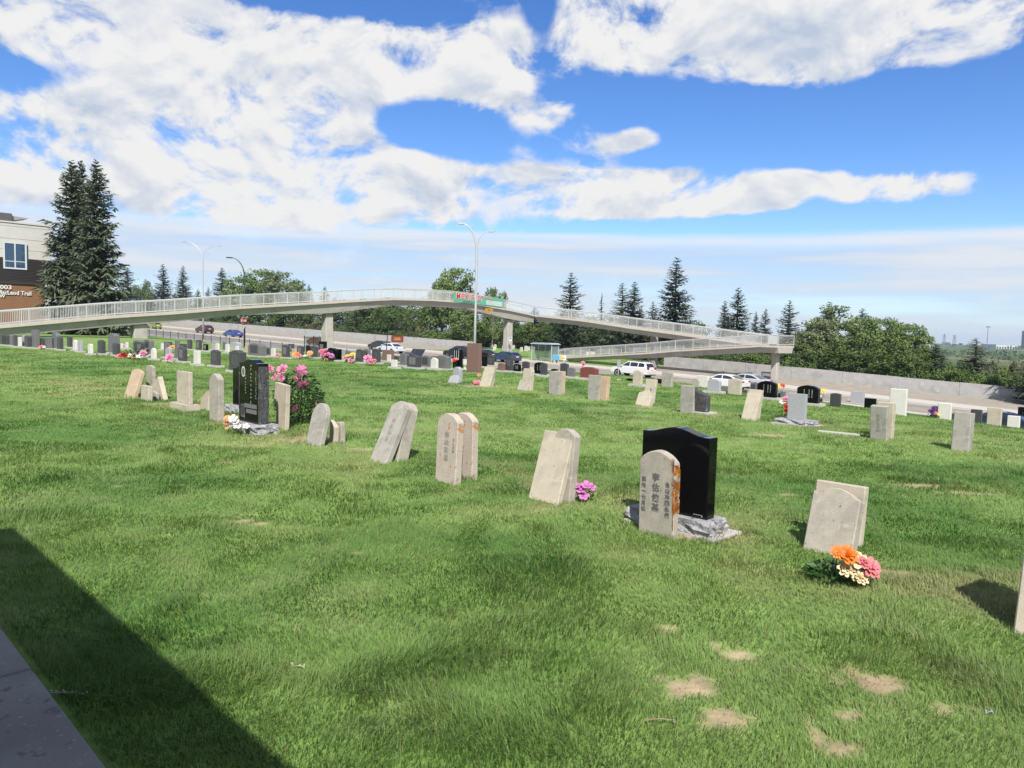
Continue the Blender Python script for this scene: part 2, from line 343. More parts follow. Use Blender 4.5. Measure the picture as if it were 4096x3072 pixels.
def build_ground():
    xs = axis(-3200, 3200, -6, 6, .06, .028, 160); ys = axis(-60, 4200, 1.0, 8, .06, .022, 160)
    X, Y = np.meshgrid(xs, ys); Z = terrain(X, Y); nx, ny = len(xs), len(ys)
    me = bpy.data.meshes.new('ground'); v = np.stack([X, Y, Z], -1).reshape(-1, 3)
    idx = np.arange(nx * ny).reshape(ny, nx)
    q = np.stack([idx[:-1, :-1], idx[:-1, 1:], idx[1:, 1:], idx[1:, :-1]], -1).reshape(-1, 4)
    me.vertices.add(len(v)); me.vertices.foreach_set('co', v.ravel())
    me.loops.add(q.size); me.loops.foreach_set('vertex_index', q.ravel().astype(np.int32))
    me.polygons.add(len(q)); me.polygons.foreach_set('loop_start', np.arange(0, q.size, 4, dtype=np.int32))
    me.polygons.foreach_set('use_smooth', np.ones(len(q), bool))
    me.update(); me.validate()
    c = np.ones((len(v), 4), np.float32); c[:, :3] = gcol(X.ravel(), Y.ravel())
    far = np.clip((np.hypot(X, Y).ravel() - 150) / 300, 0, 1)[:, None]
    fc = np.array([.065, .095, .032]) * (1 - np.clip((fbm(X.ravel() * .012, Y.ravel() * .006, 4, 77) - .5) / .1, 0, 1))[:, None] + np.array([.125, .125, .058]) * np.clip((fbm(X.ravel() * .012, Y.ravel() * .006, 4, 77) - .5) / .1, 0, 1)[:, None]
    c[:, :3] = c[:, :3] * (1 - far) + fc * far
    at = me.color_attributes.new('turf', 'FLOAT_COLOR', 'POINT'); at.data.foreach_set('color', c.ravel())
    m = bpy.data.materials.new('turf_ground'); m.use_nodes = True; N = m.node_tree.nodes; L = m.node_tree.links; b = N['Principled BSDF']
    b.inputs['Roughness'].default_value = .95; b.inputs['Specular IOR Level'].default_value = .1
    a = N.new('ShaderNodeAttribute'); a.attribute_name = 'turf'
    tc = N.new('ShaderNodeTexCoord'); n = N.new('ShaderNodeTexNoise'); n.inputs['Scale'].default_value = 5; n.inputs['Detail'].default_value = 9; n.inputs['Roughness'].default_value = .75
    L.new(tc.outputs['Object'], n.inputs['Vector'])
    mp = N.new('ShaderNodeMapRange'); mp.inputs[1].default_value = .3; mp.inputs[2].default_value = .7; mp.inputs[3].default_value = .62; mp.inputs[4].default_value = 1.38; L.new(n.outputs[0], mp.inputs[0])
    vm = N.new('ShaderNodeVectorMath'); vm.operation = 'SCALE'; L.new(a.outputs['Color'], vm.inputs[0]); L.new(mp.outputs[0], vm.inputs['Scale'])
    L.new(vm.outputs[0], b.inputs['Base Color'])
    bp = N.new('ShaderNodeBump'); bp.inputs['Strength'].default_value = .5; bp.inputs['Distance'].default_value = .05; L.new(n.outputs[0], bp.inputs['Height']); L.new(bp.outputs[0], b.inputs['Normal'])
    tag(link('ground', me, None, m), 'gently sloping green cemetery lawn reaching to the far plain', 'ground', kind='structure')
build_ground()

def strip(name, n0, n1, dz, t0, t1, m, step=4.0, thick=0.0, kind='structure', label=None, cat=None):
    k = int((t1 - t0) / step) + 1; v = []; f = []
    for i in range(k):
        t = t0 + (t1 - t0) * i / (k - 1); z = float(zroad(t)) + dz
        prof = [(n0, z), (n1, z)] if not thick else [(n0, z - thick), (n0, z), (n1, z), (n1, z - thick)]
        for n, zz in prof:
            x, y = xy_of(n, t); v.append((x, y, zz))
    w = 2 if not thick else 4
    for i in range(k - 1):
        for j in range(w - 1): f.append((i * w + j, (i + 1) * w + j, (i + 1) * w + j + 1, i * w + j + 1))
    if thick: f += [(0, 1, 2, 3), tuple(range((k - 1) * w + 3, (k - 1) * w - 1, -1))]
    me = bpy.data.meshes.new(name); me.from_pydata(v, [], f); me.update()
    return tag(link(name, me, None, m), label, cat, kind=kind)
ASPH = mat('dusty_asphalt', (.30, .265, .22), .9, .1, .5, bump=.2, bscale=60, spec=.2, mottle=[((.25, .225, .19), .25, .5, .15), ((.35, .31, .265), 2.0, .6, .1)])
ASPH2 = mat('pale_asphalt', (.32, .305, .28), .9, .08, .5, bump=.2, bscale=60, spec=.2, mottle=[((.26, .25, .23), .3, .5, .15)])
KERB = mat('kerb_concrete', (.52, .49, .44), .9, .08, 2, spec=.2)
PAINT = mat('road_paint', (.75, .74, .70), .8, .08, 3)
T0, T1 = -330.0, 120.0
strip('road', 54, 64.4, -.03, T0, T1, ASPH2, label='pale grey near carriageway of the wide road', cat='road')
strip('road', 65.4, 75, -.03, T0, T1, ASPH, label='dusty tan far carriageway of the wide road', cat='road')
strip('median_kerb', 64.4, 65.4, .13, T0, T1, KERB, thick=.4, label='low concrete median kerb dividing the two carriageways', cat='kerb')
strip('pavement', 51.6, 54, .10, T0, T1, CONC, thick=.45, label='concrete pavement beside the iron cemetery fence', cat='pavement')
strip('pavement', 75, 79, .10, T0, T1, KERB, thick=.5, label='tan pavement on the far side of the road', cat='pavement')
TANP = mat('tan_verge_concrete', (.35, .305, .25), .9, .1, .8, spec=.2, mottle=[((.29, .255, .21), .5, .52, .15)])
TGL = nt_of(*atn(1892, 1380, 90).xy)[1]; TGR = nt_of(*atn(2655, 1450, 90).xy)[1]
strip('verge', 79, 89.5, .11, T0, TGL, TANP, thick=.5, label='paved tan verge below the long pale wall', cat='verge')
strip('verge', 79, 89.5, .11, TGR, T1, TANP, thick=.5, label='paved tan verge below the smooth grey wall', cat='verge')
for n in (57.3, 60.9, 68.5, 71.8):
    for k in range(int((T1 - T0) / 9)):
        t = T0 + k * 9
        if t > -190 and t < 20: tag(strip('lane_dash', n - .08, n + .08, -.026, t, t + 3, PAINT, 3.0, label='white dashed lane marking on the road', cat='lane marking'), group='dashed lane markings')
for n, lb in ((54.35, 'white edge line beside the near pavement'), (64.0, 'white edge line beside the median, near carriageway'), (65.9, 'white edge line beside the median, far carriageway'), (74.6, 'white edge line beside the far pavement')):
    strip('edge_line', n - .09, n + .09, -.026, T0, T1, PAINT, label=lb, cat='lane marking')

# ------------------------------------------------------------------ concrete road wall (panels)
WALLM = mat('wall_concrete', (.45, .435, .43), .85, .07, 1.5, bump=.25, bscale=30, spec=.25, mottle=[((.37, .355, .35), .8, .55, .12), ((.55, .53, .52), 2.2, .62, .06)])
def road_wall(label, n, ta, tb, h, plen):
    x, y = xy_of(n, ta); root = empty('road_wall', (x, y, float(zroad(ta)))); tag(root, label, 'wall')
    k = int(round((tb - ta) / plen))
    for i in range(k):
        a = ta + (tb - ta) * i / k; b = ta + (tb - ta) * (i + 1) / k
        mb = MB(); v = []
        for t, e in ((a, .012), (b, -.012)):
            for dn in (0, .22):
                for z in (-.5, h + .02 * math.sin(i * 2.3)):
                    px, py = xy_of(n + dn + .01 * math.sin(i * 1.7), t + e); v.append((px - x, py - y, float(zroad(t)) + z - float(zroad(ta))))
        mb.add(v, [(0, 1, 5, 4), (2, 6, 7, 3), (1, 3, 7, 5), (0, 4, 6, 2), (0, 2, 3, 1), (4, 5, 7, 6)])
        mb.build('panel', WALLM, root)
        if i % 3 == 1 and a > -130:                   # small drain blocks at the foot
            px, py = xy_of(n - .1, (a + b) / 2); mb = MB(); mb.box(-.25, .25, -.06, .06, -.1, .28, Matrix.Translation((px - x, py - y, float(zroad((a + b) / 2)) - float(zroad(ta)))) @ Matrix.Rotation(-TH, 4, 'Z')); mb.build('foot_block', KERB, root)
    return root
tl = nt_of(*atn(1892, 1380, 90).xy)[1]; tr = nt_of(*atn(2655, 1450, 90).xy)[1]
road_wall('long pale concrete wall receding along the road behind the parked and passing cars', 90, T0 + 60, tl, 1.5, 6.0)
road_wall('smooth grey concrete wall below the switchback ramp and the leafy trees', 90, tr, 60, 1.5, 6.0)

# ------------------------------------------------------------------ iron fence
IRON = mat('black_iron', (.02, .02, .022), .5, metal=.3)
def iron_fence():
    n = 51.2; ta, tb = -150.0, 10.0
    x, y = xy_of(n, ta); z0 = zt(x, y); root = empty('iron_fence', (x, y, z0)); tag(root, 'low black iron picket fence along the cemetery edge by the road', 'fence')
    k = int((tb - ta) / 3.0); pk = MB(); rl = MB(); pts = []
    for i in range(k + 1):
        t = ta + 3.0 * i; px, py = xy_of(n, t); pz = zt(px, py); pts.append(Vector((px - x, py - y, pz - z0)))
    Rz = Matrix.Rotation(-TH, 4, 'Z')
    pm = MB().box(-.03, .03, -.03, .03, -.3, 1.16).box(-.045, .045, -.045, .045, 1.16, 1.22).mesh('post')
    for p in pts: o = link('post', pm, root, IRON); o.location = p; o.rotation_euler = (0, 0, -TH)
    for i in range(k):
        a, b = pts[i], pts[i + 1]
        for h in (.2, .98): rl.tube([a + Vector((0, 0, h)), b + Vector((0, 0, h))], .016, 4)
        for j in range(1, 20):
            p = a.lerp(b, j / 20); pk.box(-.008, .008, -.008, .008, .08, 1.08, Matrix.Translation(p))
    rl.build('rail', IRON, root); tag(pk.build('pickets', IRON, root), kind='stuff')
iron_fence()

# ------------------------------------------------------------------ footbridge
BRC = mat('bridge_concrete', (.46, .43, .385), .88, .07, 1.0, bump=.2, bscale=25, spec=.2, mottle=[((.35, .32, .28), .5, .55, .2)])
BRE = mat('bridge_edge_concrete', (.53, .48, .41), .88, .06, 1.5, spec=.2)
RAIL = mat('painted_steel_rail', (.55, .56, .55), .45, .04, 2)
def interp(tab, u):
    for (a, ya), (b, yb) in zip(tab, tab[1:]):
        if u <= b: return ya + (yb - ya) * (u - a) / (b - a)
    return tab[-1][1]
def bridge():
    root = empty('footbridge', (0, 100, -2)); O = Vector((0, 100, -2)); tag(root, 'long pale concrete footbridge with white railings and a switchback ramp over the road', 'bridge')
    A = Vector((-42.5, 61)); D = Vector((.70, .714)).normalized()
    ymain = [(-700, 1366), (0, 1303), (200, 1286), (460, 1263), (732, 1246), (964, 1227), (1196, 1214), (1290, 1209), (1416, 1201), (1575, 1193), (1733, 1197), (1869, 1207), (2037, 1237), (2143, 1260)]
    pts = []                                           # near-edge deck line
    def solve(px):
        r = rat(px, 1250); s = (r * A.y - A.x) / (D.x - r * D.y); return A + D * s
    for px in (-700, -350, 0, 230, 460, 700, 964, 1100, 1196, 1290, 1350, 1416, 1500, 1575, 1660, 1733, 1800, 1869, 1950, 2037, 2090, 2143):
        c = solve(px); pts.append(P(px, interp(ymain, px), c.y))
    K = pts[-1].copy(); E = atn(3045, 1380, 84.6); E2 = atn(3170, 1383, 84.6)
    yup = [(2143, 1260), (2331, 1280), (2511, 1307), (2692, 1331), (2850, 1353), (3045, 1379)]
    up = [K.copy()]
    for px in (2237, 2331, 2420, 2511, 2600, 2692, 2771, 2850, 2950, 3045):
        r = rat(px, 1320); e = E.xy - K.xy; s = (r * K.y - K.x) / (e.x - r * e.y); c = K.xy + e * s; up.append(P(px, interp(yup, px), c.y))
    off_up = Vector((TN[0], TN[1], 0)) * 2.3            # upper ramp lies just behind the lower one
    ylo = [(2195, 1436), (2258, 1428), (2400, 1420), (2584, 1410), (2700, 1400), (2837, 1392), (3045, 1380)]
    lo = []
    for px in (3045, 2941, 2837, 2770, 2700, 2640, 2584, 2500, 2400, 2320, 2258, 2195):
        c = atn(px, 1400, 82.2); lo.append(P(px, interp(ylo, px), c.y))
    L0 = P(3045, 1381, atn(3045, 1381, 82.2).y); L1 = P(3108, 1383, atn(3108, 1383, 82.2).y)
    land = [L0, L1]
    gird, edge, railm, bal = MB(), MB(), MB(), MB()
    posts = []
    def run(line, side, width, depthf, near_only=False, rh=1.2, far_rail=True):
        n = len(line); side = Vector(side)
        dist = [0]
        for a, b in zip(line, line[1:]): dist.append(dist[-1] + (b - a).length)
        g = []; e = []
        for i, p in enumerate(line):
            far = side * width; dp = depthf(i, dist[i], p)
            a = p - O; b = a + far
            ins = side * .45
            e.append([a - Vector((0, 0, .22)), a, b, b - Vector((0, 0, .22))])
            g.append([a + ins - Vector((0, 0, dp)), a + side * .2 - Vector((0, 0, .221)), b - side * .2 - Vector((0, 0, .221)), b - ins - Vector((0, 0, dp))])
        for mb, S in ((gird, g), (edge, e)):
            v = [q for s in S for q in s]; f = []
            for i in range(n - 1):
                for j in range(4): f.append((i * 4 + j, i * 4 + (j + 1) % 4, (i + 1) * 4 + (j + 1) % 4, (i + 1) * 4 + j))
            f += [(3, 2, 1, 0), tuple(range((n - 1) * 4, n * 4))]; mb.add(v, f)
        for sd_, offs in ((0, .08), (1, width - .08)):
            if sd_ and not far_rail: continue
            ln = [p - O + side * offs for p in line]
            for h, r in ((rh, .045), (rh * .93, .022), (.14, .028)): railm.tube([q + Vector((0, 0, h)) for q in ln], r, 5)
            acc = 0; nb = 0
            for a, b in zip(ln, ln[1:]):
                seg = (b - a).length; m = max(1, int(seg / 1.9))
                for j in range(m):
                    p = a.lerp(b, j / m); posts.append((p, rh))
                    q0, q1 = p, a.lerp(b, (j + 1) / m); c = int((q1 - q0).length / .125)
                    for k in range(1, c):
                        q = q0.lerp(q1, k / c); bal.box(-.011, .011, -.011, .011, .14, rh * .93, Matrix.Translation(q))
            posts.append((ln[-1], rh))
    piers_s = [(solve(577).y), solve(1328).y, solve(2055).y]
    def dmain(i, s, p):
        b = .86
        for yy in piers_s[1:]: b = max(b, 1.32 - .058 * abs(p.y - yy) ** 1.15)
        if p.y < piers_s[0] + 6: b = max(b, .95)
        return b
    run(pts, (-TT[0], -TT[1], 0), 2.5, dmain)
    run([p + off_up * 0 for p in up], (TN[0], TN[1], 0), 2.2, lambda i, s, p: .85)
    run(lo, (TN[0], TN[1], 0), 2.2, lambda i, s, p: min(.85, .5 + .05 * (len(lo) - 1 - i)))
    run(land, (TN[0], TN[1], 0), 4.8, lambda i, s, p: .86, far_rail=True)
    gird.build('girder', BRC, root); edge.build('deck_edge', BRE, root); railm.build('hand_rail', RAIL, root)
    tag(bal.build('balusters', RAIL, root), kind='stuff')
    pm = MB().box(-.03, .03, -.03, .03, -.1, 1.19).mesh('post')
    for p, h in posts:
        o = link('post', pm, root, RAIL); o.location = p; o.rotation_euler = (0, 0, -TH)
    # end rail and white panel at the landing's end
    q = L1 - O; mb = MB()
    for h in (1.2, .14): mb.tube([q + Vector((0, 0, h)), q + Vector((TN[0], TN[1], 0)) * 4.7 + Vector((0, 0, h))], .045, 5)
    mb.build('end_rail', RAIL, root)
    dv = (L0 - L1).normalized(); sd0 = Vector((TN[0], TN[1], 0)) * .06; MB().add([q + sd0 + Vector((0, 0, h)) + dv * k + sd0.normalized() * w for k in (.03, 1.1) for h in (.16, 1.12) for w in (0, .02)], [(0, 4, 6, 2), (1, 3, 7, 5), (0, 2, 3, 1), (4, 5, 7, 6), (2, 6, 7, 3), (0, 1, 5, 4)]).build('solid_panel', RAIL, root)
    # piers: concrete blades, flared towards the foot
    def pier(c, ztop, zbot, w, d, flare):
        mb = MB(); h = ztop - zbot; Mx = Matrix.Translation(Vector((c.x, c.y, zbot)) - O) @ Matrix.Rotation(-TH, 4, 'Z')
        o1 = [(-w * flare, 0), (w * flare, 0), (w * flare, h * .42), (w, h * .93), (w * .8, h), (-w * .8, h), (-w, h * .93), (-w * flare, h * .42)]
        # local x along the road, y across
        mb.prism(o1, -d, d, Mx); mb.build('pier', BRC, root, bevel=.06)
    def under(px, dpt, py, back):                        # deck point at a column, moved under the deck
        c = solve(px); p = P(px, interp(ymain, px), c.y) - Vector((TT[0], TT[1], 0)) * back; return p
    p = under(577, 0, 0, 1.25); pier(p, p.z - .9, zt(p.x, p.y) - .4, .52, .62, 1.0)
    p = under(1335, 0, 0, 1.25); pier(p, p.z - 1.28, zt(p.x, p.y) - .5, .46, .5, 1.18)
    p = under(2060, 0, 0, 1.25); pier(p, p.z - 1.28, zt(p.x, p.y) - .6, .44, .5, 1.15)
    p = P(2600, 1320, atn(2600, 1320, 84.9).y) + Vector((TN[0], TN[1], 0)) * 1.1; pier(p, p.z - .84, zt(p.x, p.y) - .5, .40, .42, 1.15)
    p = P(3070, 1382, atn(3070, 1382, 82.2).y) + Vector((TN[0], TN[1], 0)) * 2.4; pier(p, p.z - .84, zt(p.x, p.y) - .5, .30, .42, 1.2)
    return solve, ymain
bsolve, bymain = bridge()

def text_mesh(body, size, extrude=.002, align='CENTER', spacing=1.0, bold=0.0, line=1.0):
    cu = bpy.data.curves.new('lettering', 'FONT'); cu.body = body; cu.size = size; cu.extrude = extrude; cu.align_x = align; cu.align_y = 'CENTER'
    cu.space_character = spacing; cu.offset = bold; cu.resolution_u = 2; cu.space_line = line
    o = bpy.data.objects.new('lettering', cu); COL.objects.link(o)
    me = bpy.data.meshes.new_from_object(o.evaluated_get(bpy.context.evaluated_depsgraph_get())); me.materials.clear()
    bpy.data.objects.remove(o); bpy.data.curves.remove(cu); return me
def lettering(body, size, m, parent, loc, rot, name='lettering', **k):
    o = link(name, text_mesh(body, size, **k), parent, m); o.location = loc; o.rotation_euler = rot; return o

# banner and clearance plate hung on the bridge
def banner():
    a = P(1813, 1222, bsolve(1813).y); b = P(2013, 1240, bsolve(2013).y)
    f = Vector((TT[0], TT[1], 0)) * .06; za = P(1813, 1168, a.y).z; zb = P(2013, 1197, b.y).z
    A = P(1813, 1205, a.y) + f; B = P(2013, 1231, b.y) + f
    root = empty('banner', A); tag(root, 'green and white fabric banner with red lettering hung on the footbridge rail', 'banner')
    GRN = mat('banner_green', (.10, .40, .26), .7); WHT = mat('banner_white', (.78, .78, .76), .7); REDL = mat('banner_red', (.62, .03, .03), .7)
    d = (B - A); L = d.xy.length; ang = math.atan2(d.y, d.x); sl = d.z / L; h = (za - A.z)
    Mx = Matrix.Rotation(ang, 4, 'Z')
    def sheet(name, x0, x1, z0, z1, m, off):
        mb = MB(); v = []
        k = 10
        for i in range(k + 1):
            x = x0 + (x1 - x0) * i / k; w = .015 * math.sin(x * 2.1)
            for z in (z0, z1):
                for y in (0, .012): v.append(Mx @ Vector((x, -off + w + y, z + sl * x)))
        f = []
        for i in range(k):
            c = i * 4; f += [(c, c + 4, c + 6, c + 2), (c + 1, c + 3, c + 7, c + 5), (c + 2, c + 6, c + 7, c + 3), (c, c + 1, c + 5, c + 4)]
        f += [(0, 2, 3, 1), (k * 4, k * 4 + 1, k * 4 + 3, k * 4 + 2)]
        mb.add(v, f); return mb.build(name, m, root)
    sheet('cloth', 0, L, 0, h, GRN, .0); sheet('pale_field', L * .63, L * .97, h * .08, h * .62, mat('banner_pale', (.42, .55, .50), .7), .03)
    def put(me, m, x, z, y=-.062):
        o = link('lettering', me, root, m); o.matrix_local = Mx @ Matrix.Translation((x, y, z + sl * x)) @ Matrix.Rotation(-math.atan(sl), 4, 'Y') @ Matrix.Rotation(math.pi / 2, 4, 'X')
    put(text_mesh('MEXIFEST', h * .82, extrude=.003, bold=.07, spacing=1.22), WHT, L * .31, h * .65, -.045)
    put(text_mesh('MEXIFEST', h * .82, extrude=.003, bold=.025, spacing=1.22), REDL, L * .31, h * .65)
    put(text_mesh('AUTHENTIC ALL THE', h * .20, extrude=.003, bold=.008), INK, L * .30, h * .15)
    for k in range(4):                                  # unreadable small print, kept as broken bars
        mb = MB()
        for j in range(9):
            x0 = L * (.64 + .036 * j); z = h * (.55 - .13 * k) + sl * x0
            if (j * 7 + k * 3) % 5: mb.box(x0, x0 + L * .024, -.05, -.044, z - h * .025, z + h * .025, Mx)
        mb.build('small_print', WHT, root)
    mb = MB()
    for j in range(6): x0 = L * (.63 + .024 * j); mb.box(x0, x0 + L * .016, -.05, -.044, h * .72 + sl * x0, h * .9 + sl * x0, Mx)
    mb.build('small_print', mat('banner_pink', (.6, .2, .2), .7), root)
banner()
def plate():
    c = bsolve(1953); p = P(1953, 1241, c.y) + Vector((TT[0], TT[1], 0)) * .14
    root = empty('clearance_sign', p, (0, 0, math.pi / 2 - TH)); tag(root, 'small amber clearance plate fixed to the bridge girder', 'sign')
    MB().box(-.75, .75, -.02, .02, -.26, .26).build('plate', mat('amber_sheet', (.50, .27, .02), .5), root)
    MB().box(-.25, -.05, -.035, -.022, -.06, .1).box(.05, .25, -.035, -.022, -.06, .1).build('marking', INK, root)
plate()
# ------------------------------------------------------------------ pavilion behind the camera (its roof throws the big shadow)
GT, GN = (.712, -.702), (.702, .712)                  # grid of the graves
def gxy(n, t): return (GN[0] * n + GT[0] * t, GN[1] * n + GT[1] * t)
GROT = math.atan2(GT[1], GT[0])
def pavilion():
    ROOFM = mat('pavilion_roof', (.12, .10, .09), .9, .1, 3); WALLP = mat('pavilion_wall', (.30, .26, .22), .9, .1, 3)
    root = empty('pavilion', (0, 0, 0), (0, 0, GROT)); tag(root, 'dark roofed pavilion whose eave shades the lawn corner', 'pavilion')
    MB().box(-4.56, 7, -6.2, -.46, 2.55, 2.75).build('roof', ROOFM, root)
    MB().box(-4.4, 6.8, -6.0, -5.8, .0, 2.55).build('wall', WALLP, root)
    MB().box(-4.4, -4.2, -5.8, -1.6, .0, 2.55).build('side_wall', WALLP, root)
    for x in (-4.3, -1, 2.4, 5.8):
        MB().box(x - .09, x + .09, -.85, -.67, .04, 2.55).build('post', WALLP, root)
    SL = mat('pavement_slab', (.25, .25, .25), .9, .06, 3, bump=.2, bscale=90, spec=.2, mottle=[((.19, .19, .195), 1.1, .5, .15), ((.15, .15, .155), 14, .62, .06), ((.31, .31, .31), 40, .63, .05)])
    r2 = empty('terrace', (0, 0, 0), (0, 0, GROT)); tag(r2, 'grey concrete terrace slabs at the corner of the lawn', 'terrace', kind='structure')
    for i in range(9):
        for j in range(5):
            x0 = -9 + i * 1.75; y0 = .80 - (j + 1) * 1.3
            MB().box(x0 + .006, x0 + 1.744, y0 + .006, y0 + 1.294, -.35, .045 + .002 * ((i * 3 + j) % 3)).build('slab', SL, r2, bevel=.008)
pavilion()

# ------------------------------------------------------------------ building at the left
def building():
    D = Vector((.70, .714)).normalized(); dep = 82.0; r = rat(206, 1100); Rc = Vector((r * dep, dep)); z0 = zt(Rc.x, Rc.y) - .3
    root = empty('office_building', (Rc.x, Rc.y, z0), (0, 0, math.atan2(D.y, D.x)))
    tag(root, 'office block with pale upper storey, dark ribbed band and brown lettered wall', 'building')
    def lp(px, py):
        r = rat(px, py); s = (r * Rc.y - Rc.x) / (D.x - r * D.y); y = Rc.y + D.y * s; return s, P(px, py, y).z - z0
    PALE = mat('pale_stucco', (.60, .58, .55), .9, .04, 1.5, spec=.2); RIB = mat('dark_ribbed_metal', (.045, .035, .033), .5); BRN = mat('brown_stucco', (.26, .135, .075), .9, .06, 1.2, spec=.2)
    zt_ = lp(206, 907)[1]; zb = lp(206, 1043)[1]; zo = lp(206, 1132)[1]
    LEN, DEP = 22, 14
    MB().box(-LEN, 0, .10, DEP, zb - .2, zt_).build('upper_wall', PALE, root)
    x0, z1 = lp(15, 969); x1, z2 = lp(103, 1076)
    for k in range(5):                                   # cladding sheets of the upper wall, left open at the windows
        pass
    wins = [(x0 - 5.5 * i, x1 - 5.5 * i) for i in range(4)]
    for zz in (lp(206, 920)[1], lp(206, 968)[1], lp(206, 1010)[1]): MB().box(-LEN, -.002, .085, .1, zz - .012, zz + .012).build('joint', mat('joint_shadow', (.3, .29, .27), .9), root)
    MB().box(-LEN - .05, .08, .02, .3, zt_ - .02, zt_ + .14).build('coping', PALE, root)
    # ribbed band: one mesh of horizontal ribs proud of the wall, with the window bays let in
    mb = MB(); k = 15
    for i in range(k):
        za = zo + (zb - zo) * i / k; zc = zo + (zb - zo) * (i + .62) / k
        edges = [-LEN] + [e for a, b in sorted(wins) for e in (a - .1, b + .1)] + [.04]
        for a, b in zip(edges[::2], edges[1::2]): mb.box(a, b, -.05, .02, za, zc)
        if za < z2 - .1:
            for a, b in wins: mb.box(a - .1, b + .1, -.05, .02, za, zc)
    mb.build('ribbed_cladding', RIB, root); MB().box(-LEN, .03, .02, .3, zo - .05, zb).build('cladding_back', RIB, root)
    MB().box(-LEN, -.6, .12, DEP, -.5, zo - .02).build('lower_wall', BRN, root); MB().box(-LEN, .02, -.03, .12, zo - .3, zo - .05).build('soffit', RIB, root)
    MB().box(-.62, .42, -.1, .9, -.5, lp(206, 1105)[1]).build('corner_pillar', PALE, root, bevel=.02)
    GL = mat('window_glass_blue', (.03, .07, .14), .05, spec=.9); FR = mat('window_frame_pale', (.62, .66, .70), .5)
    for a, b in wins:
        w = MB().box(a, b, -.06, .09, z2, z1).build('window', GL, root)
        mb = MB()
        for (xa, xb, za, zb_) in ((a - .1, a + .06, z2 - .1, z1 + .1), (b - .06, b + .1, z2 - .1, z1 + .1), (a + .06, b - .06, z1 - .06, z1 + .1), (a + .06, b - .06, z2 - .1, z2 + .06), ((a + b) / 2 - .06, (a + b) / 2 + .06, z2 + .06, z1 - .06)):
            mb.box(xa, xb, -.12, -.02, za, zb_)
        zz = z2 + (z1 - z2) * .27
        mb.box(a + .06, (a + b) / 2 - .06, -.115, -.02, zz - .04, zz + .04).box((a + b) / 2 + .06, b - .06, -.115, -.02, zz - .04, zz + .04)
        mb.build('frame', FR, w)
    SGN = mat('sign_white', (.78, .78, .76), .5)
    def put(body, px0, px1, py, hpx):
        xa, zc = lp(px0, py); xb, _ = lp(px1, py); y = Rc.y + D.y * (xa + xb) / 2
        me = text_mesh(body, 1.0, extrude=.04, bold=.02); w = max(v.co.x for v in me.vertices) - min(v.co.x for v in me.vertices)
        hh = max(v.co.y for v in me.vertices) - min(v.co.y for v in me.vertices); cx = (max(v.co.x for v in me.vertices) + min(v.co.x for v in me.vertices)) / 2; cy = (max(v.co.y for v in me.vertices) + min(v.co.y for v in me.vertices)) / 2
        for v in me.vertices: v.co.x -= cx; v.co.y -= cy
        o = link('lettering', me, root, SGN); sx = (xb - xa) / w; sz = hpx / FPX * y / hh
        o.location = ((xa + xb) / 2, .06, zc); o.rotation_euler = (math.pi / 2, 0, 0); o.scale = (sx, sz, 1)
    put('003', 0, 47, 1147, 17); put('MacLeod Trail', -9, 126, 1168, 17); put('W', -2, 21, 1184, 13)
    xa, za = lp(-20, 900); xb, zc = lp(67, 847)
    MB().box(xa - 6, xb, 2.0, 6.5, zt_ - .1, zc).build('plant_room', mat('roof_plant', (.09, .085, .085), .8), root, bevel=.05)
    m2 = MB(); m2.prism([(xb, zt_ + .5), (xb + 1.2, zt_ + .8), (xb + 1.6, zc - .3), (xb, zc - .2)], 2.3, 5); m2.build('roof_duct', mat('duct_metal', (.40, .37, .40), .5, metal=.3), root)
building()

# ------------------------------------------------------------------ lamps
POLE = mat('galvanised_pole', (.55, .56, .56), .45, .06, 1, metal=.3); LEDM = mat('lamp_lens', (.75, .75, .72), .3); DGRN = mat('dark_green_steel', (.03, .06, .055), .5)
def lamp(label, base, hz, arms, m, r0=.13, rot=0, swan=2.4):
    root = empty('street_lamp', base, (0, 0, rot)); tag(root, label, 'street lamp')
    MB().lathe([(r0 * 1.7, 0), (r0 * 1.7, .25), (r0 * 1.1, .35)], 10).build('base', m, root)
    for i, (sx, rise) in enumerate(arms):
        pts = []; h = hz
        n = 12
        if i == 0:
            pts = [(0, 0, .3), (0, 0, h * .4), (0, 0, h * .79)]
            for k in range(1, n + 1):
                a = k / n * math.pi / 2; pts.append((sx * swan * (1 - math.cos(a)), 0, h * .79 + (h * .21) * math.sin(a)))
            rad = [r0, r0 * .82, r0 * .7] + [r0 * (.7 - .4 * k / n) for k in range(1, n + 1)]
            MB().tube(pts, rad, 8).build('pole', m, root, smooth=True)
        else:
            z0 = h * .83; hh = h * rise
            for k in range(n + 1):
                a = k / n * math.pi / 2; pts.append((sx * swan * .8 * (1 - math.cos(a)) , 0, z0 + (hh - z0) * math.sin(a)))
            MB().tube(pts, [r0 * .3 * (1 - .4 * k / n) for k in range(n + 1)], 8).build('arm', m, root, smooth=True)
        e = Vector(pts[-1])
        hd = MB(); out = [(-.1, -.06), (.45, -.05), (.62, 0), (.45, .07), (-.1, .06)]
        hd.prism([(e.x + sx * x, e.z + z) for x, z in (out if sx > 0 else out[::-1])], -.15, .15); o = hd.build('lamp_head', m, root, bevel=.015)
        MB().box(min(e.x + sx * .1, e.x + sx * .45), max(e.x + sx * .1, e.x + sx * .45), -.11, .11, e.z - .09, e.z - .061).build('lens', LEDM, o)
b = atn(1899, 1380, 55.2); lamp('tall galvanised street lamp with two curved arms before the footbridge banner', b, P(1905, 897, b.y).z - b.z, [(-1, 1), (1, .955)], POLE, .16, 0, 1.55)
